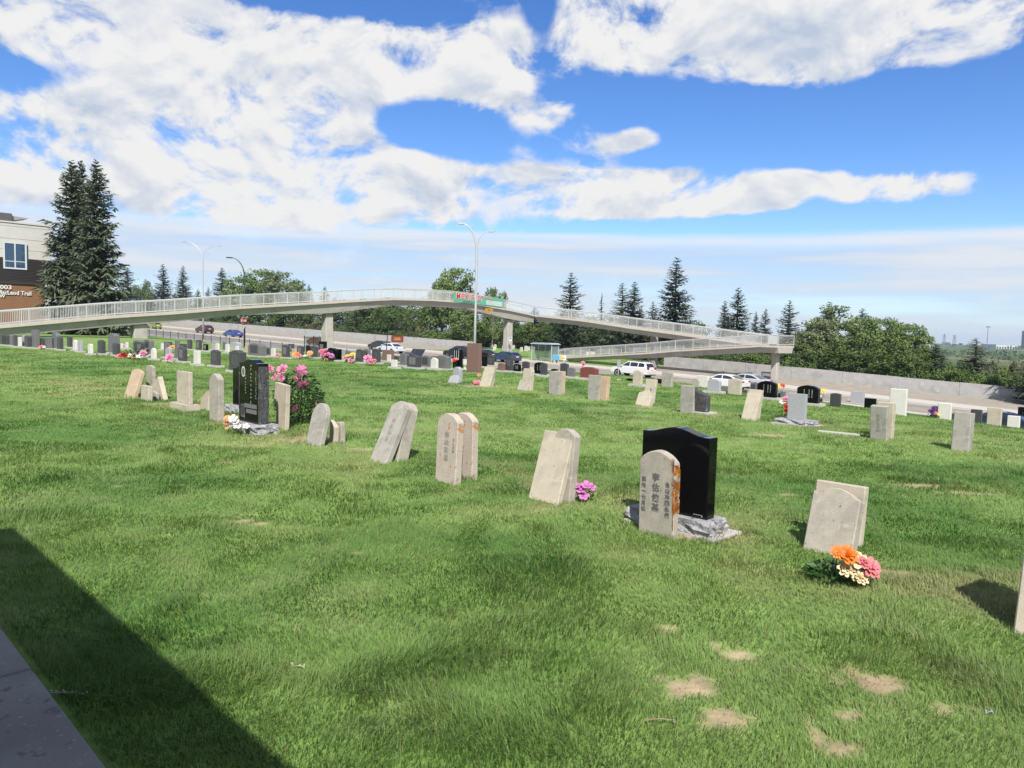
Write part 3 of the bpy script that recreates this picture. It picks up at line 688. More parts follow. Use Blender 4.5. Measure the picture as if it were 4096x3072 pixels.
b = atn(813, 1345, 56); lamp('tall galvanised street lamp with two curved arms standing behind the left bridge ramp', b, P(813, 968, b.y).z - b.z, [(-1, 1), (1, .965)], POLE, .16, 0, 3.0)
b = G(981, 1404); b = Vector((rat(978, 1300) * 84, 84, zt(rat(978, 1300) * 84, 84))); lamp('dark green street lamp with one curved arm carrying a stop sign', b, P(935, 1031, 84).z - b.z, [(-1, 1)], DGRN, .11, 0, 1.5)
def stop_sign():
    p = Vector((rat(975, 1272) * 83.8, 83.8, P(975, 1283, 83.8).z)); root = empty('stop_sign', p, (0, 0, R(60))); tag(root, 'red octagonal stop sign with a white tab below on the dark green post', 'sign')
    oc = [(.40 * math.cos(math.pi / 8 + k * math.pi / 4), .40 * math.sin(math.pi / 8 + k * math.pi / 4)) for k in range(8)]
    WHT = mat('sign_white', (.78, .78, .76), .5)
    MB().prism([(x * 1.06, z * 1.06) for x, z in oc], -.012, .012).build('rim', WHT, root); MB().prism(oc, -.024, -.014).build('plate', mat('stop_red', (.45, .012, .015), .4), root)
    lettering('STOP', .30, WHT, root, (0, -.03, -.01), (math.pi / 2, 0, 0), bold=.012)
    MB().prism([(-.24, -.46), (0, -.98), (.24, -.46)][::1], -.012, .012).build('tab', mat('tab_pale', (.55, .66, .68), .5), root); MB().box(-.04, .04, .013, .2, -.7, .3).build('bracket', DGRN, root)
stop_sign()

# ------------------------------------------------------------------ bus shelters, seat board, cemetery sign
GLS = mat('shelter_glass', (.30, .42, .38), .05, spec=.6, alpha=.38); GLD = mat('shelter_glass_dark', (.08, .20, .19), .1, spec=.6, alpha=.6)
ALU = mat('pale_aluminium', (.62, .64, .64), .4, metal=.2); ROOFG = mat('shelter_roof', (.42, .50, .55), .4)
def shelter(label, p, L, D_, H, dark_end):
    root = empty('bus_shelter', p, (0, 0, -TH)); tag(root, label, 'bus shelter')
    out = [(-L / 2 - .2, 0), (L / 2 + .2, 0), (L / 2 + .2, .06), (L / 2 - .3, .2), (-L / 2 + .3, .2), (-L / 2 - .2, .06)]
    MB().prism([(x, H + z) for x, z in out], -.2, D_ + .2).build('roof', ROOFG, root)
    for i, x in enumerate((-L / 2, -L / 6, L / 6, L / 2)):
        for y in (0, D_):
            if y == 0 and i in (1, 2): continue
            MB().box(x - .04, x + .04, y - .04, y + .04, 0, H).build('post', IRON if (dark_end and i == 0) else ALU, root)
    for x in (-L / 3, 0, L / 3): MB().box(x - L / 6 + .05, x + L / 6 - .05, D_ - .008, D_ + .008, .25, H - .15).build('glass_panel', GLS if x < L / 4 else GLD, root)
    for s in (-1, 1): MB().box(s * L / 2 - .008, s * L / 2 + .008, .1, D_ - .1, .25, H - .15).build('glass_panel', GLS, root)
    b = MB().box(-L / 3, L / 3, D_ - .55, D_ - .15, .42, .48).build('seat', ALU, root)
    for x in (-L / 4, L / 4): MB().box(x - .03, x + .03, D_ - .4, D_ - .3, 0, .42).build('seat_leg', ALU, root)
p = atn(2165, 1437, 77.0); p.z = float(zroad(nt_of(p.x, p.y)[1])) + .1; shelter('glass bus shelter with pale flat roof beside the ramp foot across the road', p, 3.6, 1.5, 2.35, False)
p = atn(1252, 1420, 52.6); p.z = float(zroad(nt_of(p.x, p.y)[1])) + .1; shelter('glass bus shelter with thin grey roof behind the headstones next to a bridge pier', p, 4.2, 1.4, 2.3, True)
def seat_board():
    p = atn(2237, 1445, 76.2); p.z = float(zroad(nt_of(p.x, p.y)[1])) + .1; root = empty('advert_bench', p, (0, 0, -TH)); tag(root, 'bench with blue and white advert board beside the far bus shelter', 'bench')
    MB().box(-1.15, 1.15, -.03, .03, .45, 1.12).build('board', mat('advert_white', (.80, .80, .78), .5), root)
    MB().box(-1.12, .1, -.042, -.032, .48, 1.09).build('blue_field', mat('advert_blue', (.12, .45, .75), .5), root)
    c = MB(); n = 20; c.add([(.35 + .3 * math.cos(2 * math.pi * k / n), -.05, .79 + .27 * math.sin(2 * math.pi * k / n)) for k in range(n)], [tuple(range(n))]); c.build('yellow_disc', mat('advert_yellow', (.75, .60, .10), .5), root)
    MB().box(.6, .95, -.05, -.043, .70, .78).build('red_mark', mat('advert_red', (.65, .12, .08), .5), root)
    for x in (-.85, .85): MB().box(x - .12, x + .12, -.02, .45, 0, .44).build('leg', KERB, root)
    MB().box(-1.1, 1.1, .05, .5, .44, .5).build('seat', KERB, root)
seat_board()
def cemetery_sign():
    p = atn(1545, 1440, 47); root = empty('cemetery_sign', p, (0, 0, -R(8))); tag(root, 'brown red rounded sign board with yellow lettering hung from a dark post', 'sign')
    zt2 = P(1557, 1330, p.y).z - p.z; MB().tube([(-.1, 0, -.2), (.1, 0, zt2)], .05, 6).build('post', IRON, root)
    zc = P(1590, 1356, p.y).z - p.z; w = 50 / FPX * p.y; h = 27 / FPX * p.y
    MB().tube([(0, 0, zc + h * .62), (.5 + w, 0, zc + h * .5)], .03, 6).build('arm', IRON, root)
    out = []
    for sx, sz, a0 in ((1, -1, -90), (1, 1, 0), (-1, 1, 90), (-1, -1, 180)):
        for k in range(4): a = R(a0 + k * 30); out.append((.5 + w / 2 + sx * (w / 2 - .16) + .16 * math.cos(a), zc + sz * (h / 2 - .16) + .16 * math.sin(a)))
    MB().prism(out, -.03, .03).build('board', mat('sign_brown_red', (.19, .025, .03), .5), root)
    YEL = mat('sign_yellow', (.55, .38, .05), .5)
    lettering('CHINESE\nCEMETERY', .17, YEL, root, (.5 + w / 2, -.035, zc + .0), (math.pi / 2, 0, 0), bold=.004, line=.95)
cemetery_sign()
def thin_sign():
    p = atn(2471, 1545, 53.2); p.z = float(zroad(nt_of(p.x, p.y)[1])) + .1; root = empty('road_sign', p, (0, 0, R(25))); tag(root, 'thin steel sign post with a small grey plate before the white vehicle', 'sign')
    h = P(2474, 1440, p.y).z - p.z; MB().tube([(0, 0, 0), (0, 0, h)], .03, 6).build('post', POLE, root); MB().box(-.18, .18, -.05, -.03, h - .6, h).build('plate', mat('plate_grey', (.3, .3, .3), .5), root)
    c = bsolve(2060); p = P(2056, 1358, c.y) + Vector((TT[0], TT[1], 0)) * .05 - Vector((TN[0], TN[1], 0)) * .8
    root = empty('bus_stop_sign', p, (0, 0, R(20))); tag(root, 'small blue and white bus stop plate in front of a bridge pier', 'sign')
    MB().box(-.2, .2, -.02, .02, -.25, .3).build('plate', mat('plate_pale', (.6, .66, .70), .5), root); MB().box(-.12, .12, -.03, -.022, .02, .24).build('symbol', mat('plate_blue', (.08, .12, .25), .5), root)
    MB().tube([(0, .05, zt(p.x, p.y) - p.z), (0, .05, .3)], .03, 6).build('post', POLE, root)
thin_sign()
def solar():
    p = atn(1668, 1440, 50.2); root = empty('tilted_panel', p, (0, 0, -TH)); tag(root, 'pair of dark tilted flat panels behind the grey headstones', 'panel')
    h = P(1668, 1412, p.y).z - p.z; PM = mat('dark_panel', (.02, .028, .04), .25)
    for x0, x1 in ((-1.05, -.55), (-.48, 1.0)):
        mb = MB(); mb.box(x0, x1, -.5, .5, -.02, .02, Matrix.Translation((0, 0, h)) @ Matrix.Rotation(R(55), 4, 'X')); mb.build('panel', PM, root)
    MB().tube([(0, .05, -.2), (0, .05, h)], .05, 6).build('post', IRON, root)
solar()

# ------------------------------------------------------------------ vehicles
GLASSC = mat('car_glass', (.015, .02, .025), .05, spec=.8); TYRE = mat('tyre', (.015, .015, .015), .8); RIMM = mat('wheel_rim', (.45, .45, .46), .35, metal=.6); TAILL = mat('tail_light', (.30, .012, .012), .25); HEADL = mat('head_light', (.75, .76, .78), .15); TRIM = mat('black_trim', (.012, .012, .013), .6)
PROF = {
 'sedan': dict(L=4.75, W=1.82, low=[(-2.36, .34), (2.34, .30), (2.38, .52), (2.25, .72), (1.95, .82), (1.02, .98), (-1.55, 1.02), (-2.2, 1.0), (-2.37, .82)], roof=[(-1.85, 1.0), (-1.0, 1.38), (-.55, 1.45), (.05, 1.46), (.35, 1.42), (1.22, .95)], wh=(1.42, -1.38), wr=.33, pil=(-.18,)),
 'hatch': dict(L=4.30, W=1.78, low=[(-2.12, .36), (2.1, .30), (2.14, .54), (2.02, .74), (1.75, .85), (.95, 1.0), (-1.6, 1.06), (-2.05, 1.06), (-2.14, .8)], roof=[(-2.0, 1.04), (-1.62, 1.40), (-.9, 1.47), (0, 1.47), (.3, 1.42), (1.15, .97)], wh=(1.32, -1.3), wr=.33, pil=(-.25,)),
 'suv': dict(L=4.80, W=1.94, low=[(-2.36, .42), (2.34, .40), (2.4, .62), (2.32, .88), (2.1, 1.0), (1.05, 1.14), (-1.8, 1.18), (-2.34, 1.18), (-2.42, .85)], roof=[(-2.3, 1.17), (-2.0, 1.62), (-1.6, 1.72), (.0, 1.74), (.3, 1.70), (1.2, 1.12)], wh=(1.42, -1.38), wr=.38, pil=(-.1, -1.15))}
def car(label, kind, paint, px, py, n, face=-1, yaw=0, top_tint=None):
    pr = PROF[kind]; p = atn(px, py, n); t = nt_of(p.x, p.y)[1]; p.z = float(zroad(t)) - .03
    slope = math.atan(.0245)
    root = empty('parked_car' if False else 'car', p); root.rotation_mode = 'XYZ'
    ang = math.atan2(TT[1], TT[0]) + (math.pi if face < 0 else 0) + yaw
    root.rotation_euler = (0, slope if face > 0 else -slope, ang); tag(root, label, {'sedan': 'car', 'hatch': 'car', 'suv': 'car'}[kind])
    w = pr['W'] / 2; b = MB(); low = pr['low']; n_ = len(low)
    rings = [(-w, .93), (-w * .97, .985), (-w * .8, 1.0), (w * .8, 1.0), (w * .97, .985), (w, .93)]
    cz = .68; v = []; f = []
    for y, s in rings:
        for x, z in low: v.append((x * (1 - (1 - s) * .35), y, cz + (z - cz) * s))
    for i in range(len(rings) - 1):
        for k in range(n_): f.append((i * n_ + k, (i + 1) * n_ + k, (i + 1) * n_ + (k + 1) % n_, i * n_ + (k + 1) % n_))
    f += [tuple(range(n_)), tuple(range(len(v) - 1, len(v) - 1 - n_, -1))]
    b.add(v, f)
    rf = pr['roof']; zb, ztp = rf[0][1], max(z for x, z in rf)
    def hw(z): u = max(0, min(1, (z - zb) / (ztp - zb))); return w * (.93 - .20 * u - .03 * u * u)
    m = len(rf); v = [(x, -hw(z), z) for x, z in rf] + [(x, hw(z), z) for x, z in rf]
    b2 = [(i, i + 1, m + i + 1, m + i) for i in range(m - 1)] + [tuple(range(m - 1, -1, -1)), tuple(range(m, 2 * m))]
    b.add(v, b2); body = b.build('body', paint, root, bevel=.035, seg=2)
    # glass: front, rear, sides
    def slope_quad(i, name, ins):
        (xa, za), (xb, zc) = rf[i], rf[i + 1]; nx, nz = (za - zc), (xb - xa); l = math.hypot(nx, nz); ox, oz = nx / l * -.012, nz / l * .012
        if oz < 0: ox, oz = -ox, -oz
        q = []
        for u, s in ((.08, -1), (.08, 1), (.93, 1), (.93, -1)):
            x = xa + (xb - xa) * u; z = za + (zc - za) * u; q.append((x + ox, s * (hw(z) - ins), z + oz))
        MB().add(q + [(a - ox * 2, bb, c - oz * 2) for a, bb, c in q], [(0, 1, 2, 3)[::1], (7, 6, 5, 4), (0, 4, 5, 1), (1, 5, 6, 2), (2, 6, 7, 3), (3, 7, 4, 0)]).build(name, GLASSC, root)
    slope_quad(m - 2, 'windscreen', .10); slope_quad(0, 'rear_window', .12)
    # side windows between pillars
    def roof_z(x):
        for (xa, za), (xb, zc) in zip(rf, rf[1:]):
            if xa <= x <= xb: return za + (zc - za) * (x - xa) / (xb - xa)
        return zb
    cuts = sorted([rf[0][0] + .30, *pr['pil'], rf[-1][0] - .28])
    for a, c in zip(cuts, cuts[1:]):
        for s in (-1, 1):
            top = []; k = 6
            for i in range(k + 1):
                x = a + .05 + (c - a - .1) * i / k; top.append((x, max(zb + .06, min(roof_z(x) - .09, ztp - .09))))
            bot = [(c - .05, zb + .05), (a + .05, zb + .05)]
            pl = top + bot
            q = [(x, s * (hw(z) + .008), z) for x, z in pl]; MB().add(q + [(x, y - s * .03, z) for x, y, z in q], [tuple(range(len(q))) if s < 0 else tuple(range(len(q) - 1, -1, -1)), tuple(range(2 * len(q) - 1, len(q) - 1, -1)) if s < 0 else tuple(range(len(q), 2 * len(q)))]).build('side_window', GLASSC, root)
    r = pr['wr']
    for x in pr['wh']:
        for s in (-1, 1):
            wb = MB(); n2 = 18; y0, y1 = s * (w - .22), s * (w + .005)
            ar = MB(); vv = [(x + (r + .07) * math.cos(2 * math.pi * k / n2), s * (w + .002), r + (r + .07) * math.sin(2 * math.pi * k / n2)) for k in range(n2)]
            ar.add(vv + [(a, s * (w - .1), c) for a, bb, c in vv], [tuple(range(n2)) if s < 0 else tuple(range(n2 - 1, -1, -1))] + [(k, k + n2, (k + 1) % n2 + n2, (k + 1) % n2) for k in range(n2)]); ar.build('wheel_arch', TRIM, root)
            vv = [(x + r * math.cos(2 * math.pi * k / n2), yy, r + r * math.sin(2 * math.pi * k / n2)) for yy in (y0, s * (w + .02)) for k in range(n2)]
            wb.add(vv, [tuple(range(n2)), tuple(range(2 * n2 - 1, n2 - 1, -1))] + [(k, (k + 1) % n2, (k + 1) % n2 + n2, k + n2) for k in range(n2)]); wo = wb.build('wheel', TYRE, root)
            rb = MB(); vv = [(x + r * .66 * math.cos(2 * math.pi * k / n2), s * (w + .028), r + r * .66 * math.sin(2 * math.pi * k / n2)) for k in range(n2)] + [(x, s * (w + .005), r)]
            rb.add(vv, [(k, (k + 1) % n2, n2) for k in range(n2)]); rb.build('rim', RIMM, wo)
    xe = max(x for x, z in low); xr = min(x for x, z in low); zl = low[3][1]; ztl = low[-2][1]
    for s in (-1, 1):
        MB().box(xe - .32, xe - .02, s * w * .62 - .2, s * w * .62 + .2, zl - .14, zl + .01).build('headlight', HEADL, root, bevel=.03)
        MB().box(xr - .012, xr + .22, s * w * .72 - .19, s * w * .72 + .215, ztl - .22, ztl - .06 + (.1 if kind == 'suv' else 0)).build('tail_light', TAILL, root, bevel=.02)
        xm = rf[-1][0] - .35; MB().box(xm - .09, xm + .09, s * (w + .02) - .08, s * (w + .02) + .12 * s + .02, zb + .02, zb + .15).build('mirror', paint, root, bevel=.02)
        zs = zb - .16; MB().box(-.22, -.02, s * w * .985 - .012, s * w * .985 + .012, zs, zs + .025).build('door_handle', paint, root)
    MB().box(xr - .02, xr + .01, -.26, .26, ztl - .28 if kind != 'suv' else .92, (ztl - .28 if kind != 'suv' else .92) + .13).build('number_plate', HEADL, root)
    MB().box(xr - .01, xr + .2, -w * .8, w * .8, .33, .40).build('bumper_trim', TRIM, root)
    if kind == 'suv':
        for s in (-1, 1): MB().tube([(-1.6, s * .62, 1.75), (-1.5, s * .62, 1.80), (.0, s * .62, 1.80), (.1, s * .62, 1.76)], .022, 5).build('roof_rail', TRIM, root)
def paint(name, c, r=.28): return mat('paint_' + name, c, r, spec=.5, coat=.6)
car('white sport utility vehicle passing below the switchback ramp', 'suv', paint('white', (.74, .74, .74)), 2532, 1480, 68.8)
car('dark blue hatchback driving past the far bus shelter', 'hatch', paint('navy', (.022, .055, .12)), 2022, 1430, 71.0)
car('white sedan behind the pale headstones below the ramp', 'sedan', paint('white', (.74, .74, .74)), 2895, 1530, 67.4)
car('silver sedan just beyond a white sedan', 'sedan', paint('silver', (.55, .57, .60)), 2985, 1515, 71.2)
car('dark blue sedan on the near lanes beyond the cream headstones', 'sedan', paint('deep_blue', (.006, .014, .034)), 3985, 1650, 59.5, -1)
car('black sport utility vehicle partly hidden by the tall brown headstone', 'suv', paint('black', (.012, .013, .016)), 1838, 1410, 69.2)
car('black sedan in front of a dark blue hatchback', 'sedan', paint('black', (.012, .013, .016)), 1925, 1415, 72.0)
car('white sedan with pale blue roof below the brown cemetery sign', 'sedan', paint('pearl', (.70, .74, .80)), 1562, 1390, 67.5)
car('dark grey hatchback beside a white sedan near the brown sign', 'hatch', paint('charcoal', (.03, .032, .036)), 1520, 1378, 71.2)
car('red hatchback seen through the glass of the near bus shelter', 'hatch', paint('red', (.25, .012, .015)), 1268, 1367, 67.0)
car('bright blue sedan on the far part of the road by the stop sign', 'sedan', paint('blue', (.015, .07, .33)), 932, 1345, 67)
car('dark red minivan beside a street lamp on the far part of the road', 'suv', paint('maroon', (.06, .012, .016)), 818, 1340, 69.5)
car('yellow green and black car peeping out behind a bridge pier', 'hatch', paint('lime', (.25, .33, .03)), 618, 1335, 68)
car('black sedan in the shade beside the tall spruces', 'sedan', paint('black', (.012, .013, .016)), 500, 1345, 62)
# ------------------------------------------------------------------ headstones
def Gh(px, py, hb):                            # ray meets the ground raised by hb
    if hb == 0: return G(px, py)
    d = ray(px, py); d = d / d.y; a = 1.2
    while a < 300:
        p = EYE + d * a
        if p.z <= zt(p.x, p.y) + hb:
            lo, hi = a - .05 - a * .004, a
            for _ in range(12):
                m_ = (lo + hi) / 2; p = EYE + d * m_
                if p.z <= zt(p.x, p.y) + hb: hi = m_
                else: lo = m_
            p = EYE + d * hi; return Vector((p.x, p.y, zt(p.x, p.y)))
        a += .05 + a * .004
    return Vector((p.x, p.y, zt(p.x, p.y)))
def outline(W, L, shape, emb):
    w = W / 2; o = [(-w, -emb), (w, -emb)]
    def arc(xa, za, xb, zb_, sag, k=10):        # from right (xa) to left (xb), bulging up by sag
        return [(xa + (xb - xa) * i / k, za + (zb_ - za) * i / k + sag * math.sin(math.pi * i / k) ** .8) for i in range(k + 1)]
    if shape == 'flat': o += [(w, L), (-w, L)]
    elif shape == 'arch': a = min(.26 * W, .18 * L); o += arc(w, L - a, -w, L - a, a)
    elif shape == 'low': a = .10 * W; o += arc(w, L - a, -w, L - a, a)
    elif shape == 'round': o += [(w * math.cos(math.pi * k / 14), L - w + w * math.sin(math.pi * k / 14)) for k in range(15)]
    elif shape == 'serp':
        a = .085 * W; o += [(w, L - a)] + [(w - W * i / 20, L - a + a * (.5 - .5 * math.cos(2 * math.pi * min(1, max(0, (i / 20 - .06) / .88)))) ) for i in range(1, 20)] + [(-w, L - a)]
    elif shape == 'shoulder': a = .16 * W; o += [(w, L - a * 1.25), (w * .82, L - a)] + arc(w * .78, L - a * .9, -w * .78, L - a * .9, a * .9, 8)[1:-1] + [(-w * .82, L - a), (-w, L - a * .7)]
    elif shape == 'broken': o += [(w, L * .62), (w * .72, L * .70), (w * .55, L * .95), (w * .1, L), (-w * .35, L * .93), (-w, L * .80)]
    elif shape == 'chip': o += [(w, L * .86), (w * .8, L), (-w * .9, L * .98), (-w, L * .9)]
    elif shape == 'slant': o += [(w, L * .72), (-w, L)]
    elif shape == 'slantl': o += [(w, L), (-w, L * .55)]
    elif shape == 'wedge': o += [(w * .98, L * .97), (w * .3, L)] if False else [(w, L), (w * .4, L)]
    elif shape == 'notch': o = [(-w * .55, -emb), (w, -emb), (w, L * .96), (-w * .9, L), (-w, L * .62), (-w * .62, L * .615)]
    return o
def rough_box(w, d, h, amp, n=5, seed=1, flat_top=True):
    rr = random.Random(seed); bm = bmesh.new(); bmesh.ops.create_cube(bm, size=1)
    bmesh.ops.subdivide_edges(bm, edges=bm.edges[:], cuts=n, use_grid_fill=True)
    for v in bm.verts:
        x, y, z = v.co; top = z > .499; side = abs(x) > .499 or abs(y) > .499
        v.co = Vector((x * w, y * d, (z + .5) * h))
        if side and not top:
            k = amp * (rr.random() - .35); s = Vector((x if abs(x) > .499 else 0, y if abs(y) > .499 else 0, 0)).normalized(); v.co += s * k + Vector((0, 0, (rr.random() - .5) * amp * .5 * (z > -.4)))
        if top and side: v.co += Vector((0, 0, 0))
    me = bpy.data.meshes.new('plinth'); bm.to_mesh(me); bm.free(); return me
def vert(s): return '\n'.join(s)
def stone(label, xl, xm, xr, yt, yb, shape='flat', m=None, dx=0, base=None, ins=(), name='headstone', T=None, group=None, bev=.008, embed=.12, hang=0, yawd=0, roll=0, sidem=None, tmin=.07, tmax=.5, at=None):
    hb = base[2] if base else 0
    C = at if at is not None else Gh(xm, yb, hb); x, y = C.x, C.y; ex, ey = GT; nx, ny = GN
    rl, rr_ = rat(xl, yb), rat(xr, yb)
    Wd = (x - rl * y) / (ex - rl * ey)
    Tt = T if T else max(tmin, min(tmax, (rr_ * y - x) / (nx - rr_ * ny)))
    z0 = C.z + hb
    rt = rat(xm + dx, yt); ndx = (rt * y - x) / (nx - rt * ny) if dx else 0
    dep = y + ndx * ny; H = P(xm + dx, yt, dep).z - z0
    lean = math.atan2(ndx, H); Ln = math.hypot(ndx, H)
    if shape == 'arch' and not group: Ln += min(.26 * Wd, .2 * Ln)          # y top was read at the shoulder
    loc = Vector((x - ex * Wd / 2, y - ey * Wd / 2, C.z))
    root = empty(name, loc, (0, 0, GROT + R(yawd))); tag(root, label, 'headstone', group)
    sl_ = MB().prism(outline(Wd, Ln, shape, embed if not hb else 0), 0, Tt).mesh('slab', bevel=min(bev, Tt * .12))
    s = link('slab', sl_, root, m or SAND); s.location = (0, 0, hb); s.rotation_euler = (-lean, R(roll), 0)
    if base:
        bx, by, _, bm_, rough = base
        me = rough_box(Wd + 2 * bx, Tt + 2 * by, hb + .1, .05 if rough else .004, 6 if rough else 1, int(xl)); b = link('plinth', me, root, bm_); b.location = (0, Tt / 2, -.1)
    for (body, size, fx, fz, im) in ins:         # lettering cut into the face: fractions of width and height
        if body.startswith('#'):                  # unreadable column: broken short strokes
            mb = MB(); rr = random.Random(len(body) + int(xl) + int(fx * 100)); q = size * Wd
            for k in range(int(body[1:])):
                zc = fz * Ln + (int(body[1:]) / 2 - k) * q * 1.15
                for j in range(3):
                    a = rr.uniform(-.4, .1) * q; z = zc + rr.uniform(-.35, .35) * q
                    if rr.random() < .6: mb.box(fx * Wd + a, fx * Wd + a + q * rr.uniform(.3, .6), -.002, -.0008, z, z + q * .09)
                    else: mb.box(fx * Wd + a, fx * Wd + a + q * .09, -.002, -.0008, z - q * .25, z + q * .2)
            mb.build('inscription', im, s); continue
        o = lettering(body, size * Wd, im, s, (fx * Wd, -.0015, fz * Ln), (math.pi / 2, 0, 0), 'inscription', extrude=.001, bold=.002, line=1.18)
    return root, s, Wd, Ln, Tt
# --- nearest rows, one by one
stone('tall cream stone leaning, cut by the frame edge, with a dark shadow on the lawn', 4048, 4215, 4262, 2105, 2575, 'flat', SANDC, dx=58)
stone('rear slab, plain square top, propped behind the stone with the orange and yellow bouquet', 3238, 3438, 3453, 1949, 2192, 'flat', SANDC, dx=25, name='headstone')
stone('blank shouldered sandstone marker with a bright bouquet at its foot', 3207, 3402, 3424, 1968, 2238, 'shoulder', SAND, dx=47)
r_, s_, w_, l_, t_ = stone('arched sandstone marker with carved Chinese characters and orange lichen edge', 2551, 2692, 2713, 1858, 2158, 'arch', SAND, dx=8,
   ins=[(vert('李估俠基'), .21, -.02, .50, INK), (vert('台山冲蒌永盛'), .125, .31, .44, INK), (vert('民卅一七月終'), .125, -.36, .46, INK)])
def lichen(slab, Wd, Ln, T):                   # crust along the right edge and over the arch
    mb = MB(); rr = random.Random(4)
    for i in range(120):
        u = rr.random(); z = Ln * (.12 + .78 * u); wd = (.075 * u + .01) * Wd * (.3 + rr.random())
        x1 = Wd / 2 - .006; h = .006 + .02 * rr.random(); mb.box(x1 - wd * rr.random(), x1 - wd * rr.random() * .2 + .002, -.0025, .0, z - h, z + h)
    for i in range(60):
        z = Ln * (.3 + .55 * rr.random()); y = T * rr.random(); h = .008 + .02 * rr.random(); mb.box(Wd / 2 - .002, Wd / 2 + .002, max(0, y - .02), min(T, y + .02), z - h, z + h)
    mb.build('lichen', LICHT, slab)
lichen(s_, w_, l_, t_)
r_, s_, w_, l_, t_ = stone('large polished black headstone with serpentine top on a rough grey base', 2557, 2826, 2857, 1727, 2082, 'serp', BLACK, base=(.065, .085, .13, ROCK, True), bev=.006)
MB().box(w_ / 2 - .12, w_ / 2 - .04, -.004, -.001, .014, .032).build('maker_plate', INKW, s_); MB().box(w_ / 2 - .118, w_ / 2 - .042, -.006, -.0042, .016, .030).build('maker_plate_field', BLACK, s_)
MB().box(-w_ / 2 - .09, w_ / 2 + .15, -.12, t_ + .18, -.1, .018).build('footing', CONC, r_)
stone('blank cream slab leaning back against an arched stone with magenta flowers beside', 2111, 2229, 2236, 1736, 2020, 'flat', SANDC, dx=66)
stone('arched stone supporting the blank cream slab with magenta flowers beside', 2196, 2276, 2301, 1748, 2014, 'arch', SAND, dx=24)
stone('arched marker spotted with orange lichen in front of its twin', 1739, 1820, 1846, 1692, 1941, 'arch', LICHEN, dx=12, ins=[(vert('李共動墓'), .21, 0, .52, INKB), (vert('台山冲蒌'), .10, .33, .55, INKB)])
stone('arched marker spotted with orange lichen behind its twin', 1806, 1887, 1911, 1688, 1923, 'arch', LICHEN, dx=5)
stone('round-topped pale marker leaning far back, faint carved characters', 1477, 1542, 1564, 1634, 1857, 'arch', SANDG, dx=88, ins=[(vert('梅銘浩墓'), .20, 0, .52, INKB)])
stone('arched stone behind the far-leaning carved marker', 1528, 1588, 1632, 1634, 1850, 'arch', SAND, dx=45)
stone('pale round-topped marker leaning back over two broken stumps', 1222, 1279, 1298, 1616, 1787, 'round', SANDG, dx=36, ins=[('#6', .16, 0, .5, INKB)])
stone('left broken stump behind the leaning round-topped marker', 1316, 1338, 1348, 1683, 1772, 'slant', SANDC, dx=3, embed=.1)
stone('right broken stump behind the leaning round-topped marker', 1346, 1366, 1379, 1691, 1771, 'chip', SAND, dx=-3)
stone('notched cream stone standing beside the pink peony bush', 1092, 1141, 1150, 1534, 1720, 'notch', SANDC, dx=6)
# big black pair with the portrait
r_, s_, w_, l_, t_ = stone('tall black headstone with oval portrait and rough sides on a rock base', 957, 1033, 1074, 1441, 1699, 'serp', BLACK, base=(.10, .10, .14, ROCK, True), bev=.008, tmax=.6,
   ins=[('#11', .085, .12, .56, INKW), ('#7', .06, -.16, .58, INKW), ('#10', .06, .38, .58, INKW)])
mb = MB(); k = 20; mb.add([(-.26 * w_ + .10 * w_ * math.cos(2 * math.pi * i / k), -.006, l_ * .80 + .085 * l_ * math.sin(2 * math.pi * i / k)) for i in range(k)], [tuple(range(k))]); mb.build('portrait_rim', WHITE, s_)
mb = MB(); mb.add([(-.26 * w_ + .07 * w_ * math.cos(2 * math.pi * i / k), -.008, l_ * .80 + .06 * l_ * math.sin(2 * math.pi * i / k)) for i in range(k)], [tuple(range(k))]); mb.build('portrait', GREY, s_)
mb = MB().box(-.22 * w_, .42 * w_, -.004, -.001, l_ * .235, l_ * .30).box(-.12 * w_, .42 * w_, -.004, -.001, l_ * .15, l_ * .215); mb.build('name_panel', GREY, s_)
mb = MB(); rr = random.Random(2)
for i in range(26): u = rr.random(); mb.box(-.42 * w_ + .2 * w_ * rr.random() * u, -.40 * w_ + .22 * w_ * u, -.003, -.001, l_ * (.05 + .22 * rr.random()), l_ * (.06 + .22 * rr.random()))
mb.build('etched_flowers', GREY, s_)
for s in (-1, 1): link('rough_side', rough_box(.02, t_ - .01, l_ * .90, .012, 8, 5 + s), s_, ROUGHB).location = (s * (w_ / 2 + .002), t_ / 2, .0)
stone('black headstone hidden behind the portrait headstone, on a rock base', 931, 975, 990, 1469, 1625, 'serp', BLACK, base=(.12, .10, .13, ROCK, True))
stone('thick arched sandstone post with a rusty side before the black portrait headstone', 838, 875, 899, 1520, 1687, 'arch', SAND, dx=-2, tmax=.4)
stone('pale sloping fragment leaning behind the thick arched post', 800, 832, 838, 1556, 1642, 'slantl', SANDC, dx=6)
stone('cream slab with worn carving set in a low stone foot', 707, 757, 764, 1489, 1619, 'flat', SANDC, base=(.10, .09, .11, SANDC, False), ins=[('#2', .18, -.2, .84, INKB)], yawd=0)
stone('brownish stone leaning back in the collapsed group of fragments', 497, 535, 551, 1478, 1590, 'low', SANDT, dx=34)
stone('upright stone at the back of the collapsed group of fragments', 585, 612, 622, 1463, 1585, 'low', SAND, dx=-2)
r_, *_ = stone('narrow slab tipped sideways in the collapsed group of fragments', 628, 652, 658, 1512, 1600, 'flat', SANDC, T=.10, roll=-33)
stone('small square block before the collapsed group of fragments', 563, 592, 611, 1545, 1607, 'flat', SANDC, dx=2)
stone('low broken chip beside the small square block', 611, 624, 631, 1566, 1600, 'slant', SANDG)
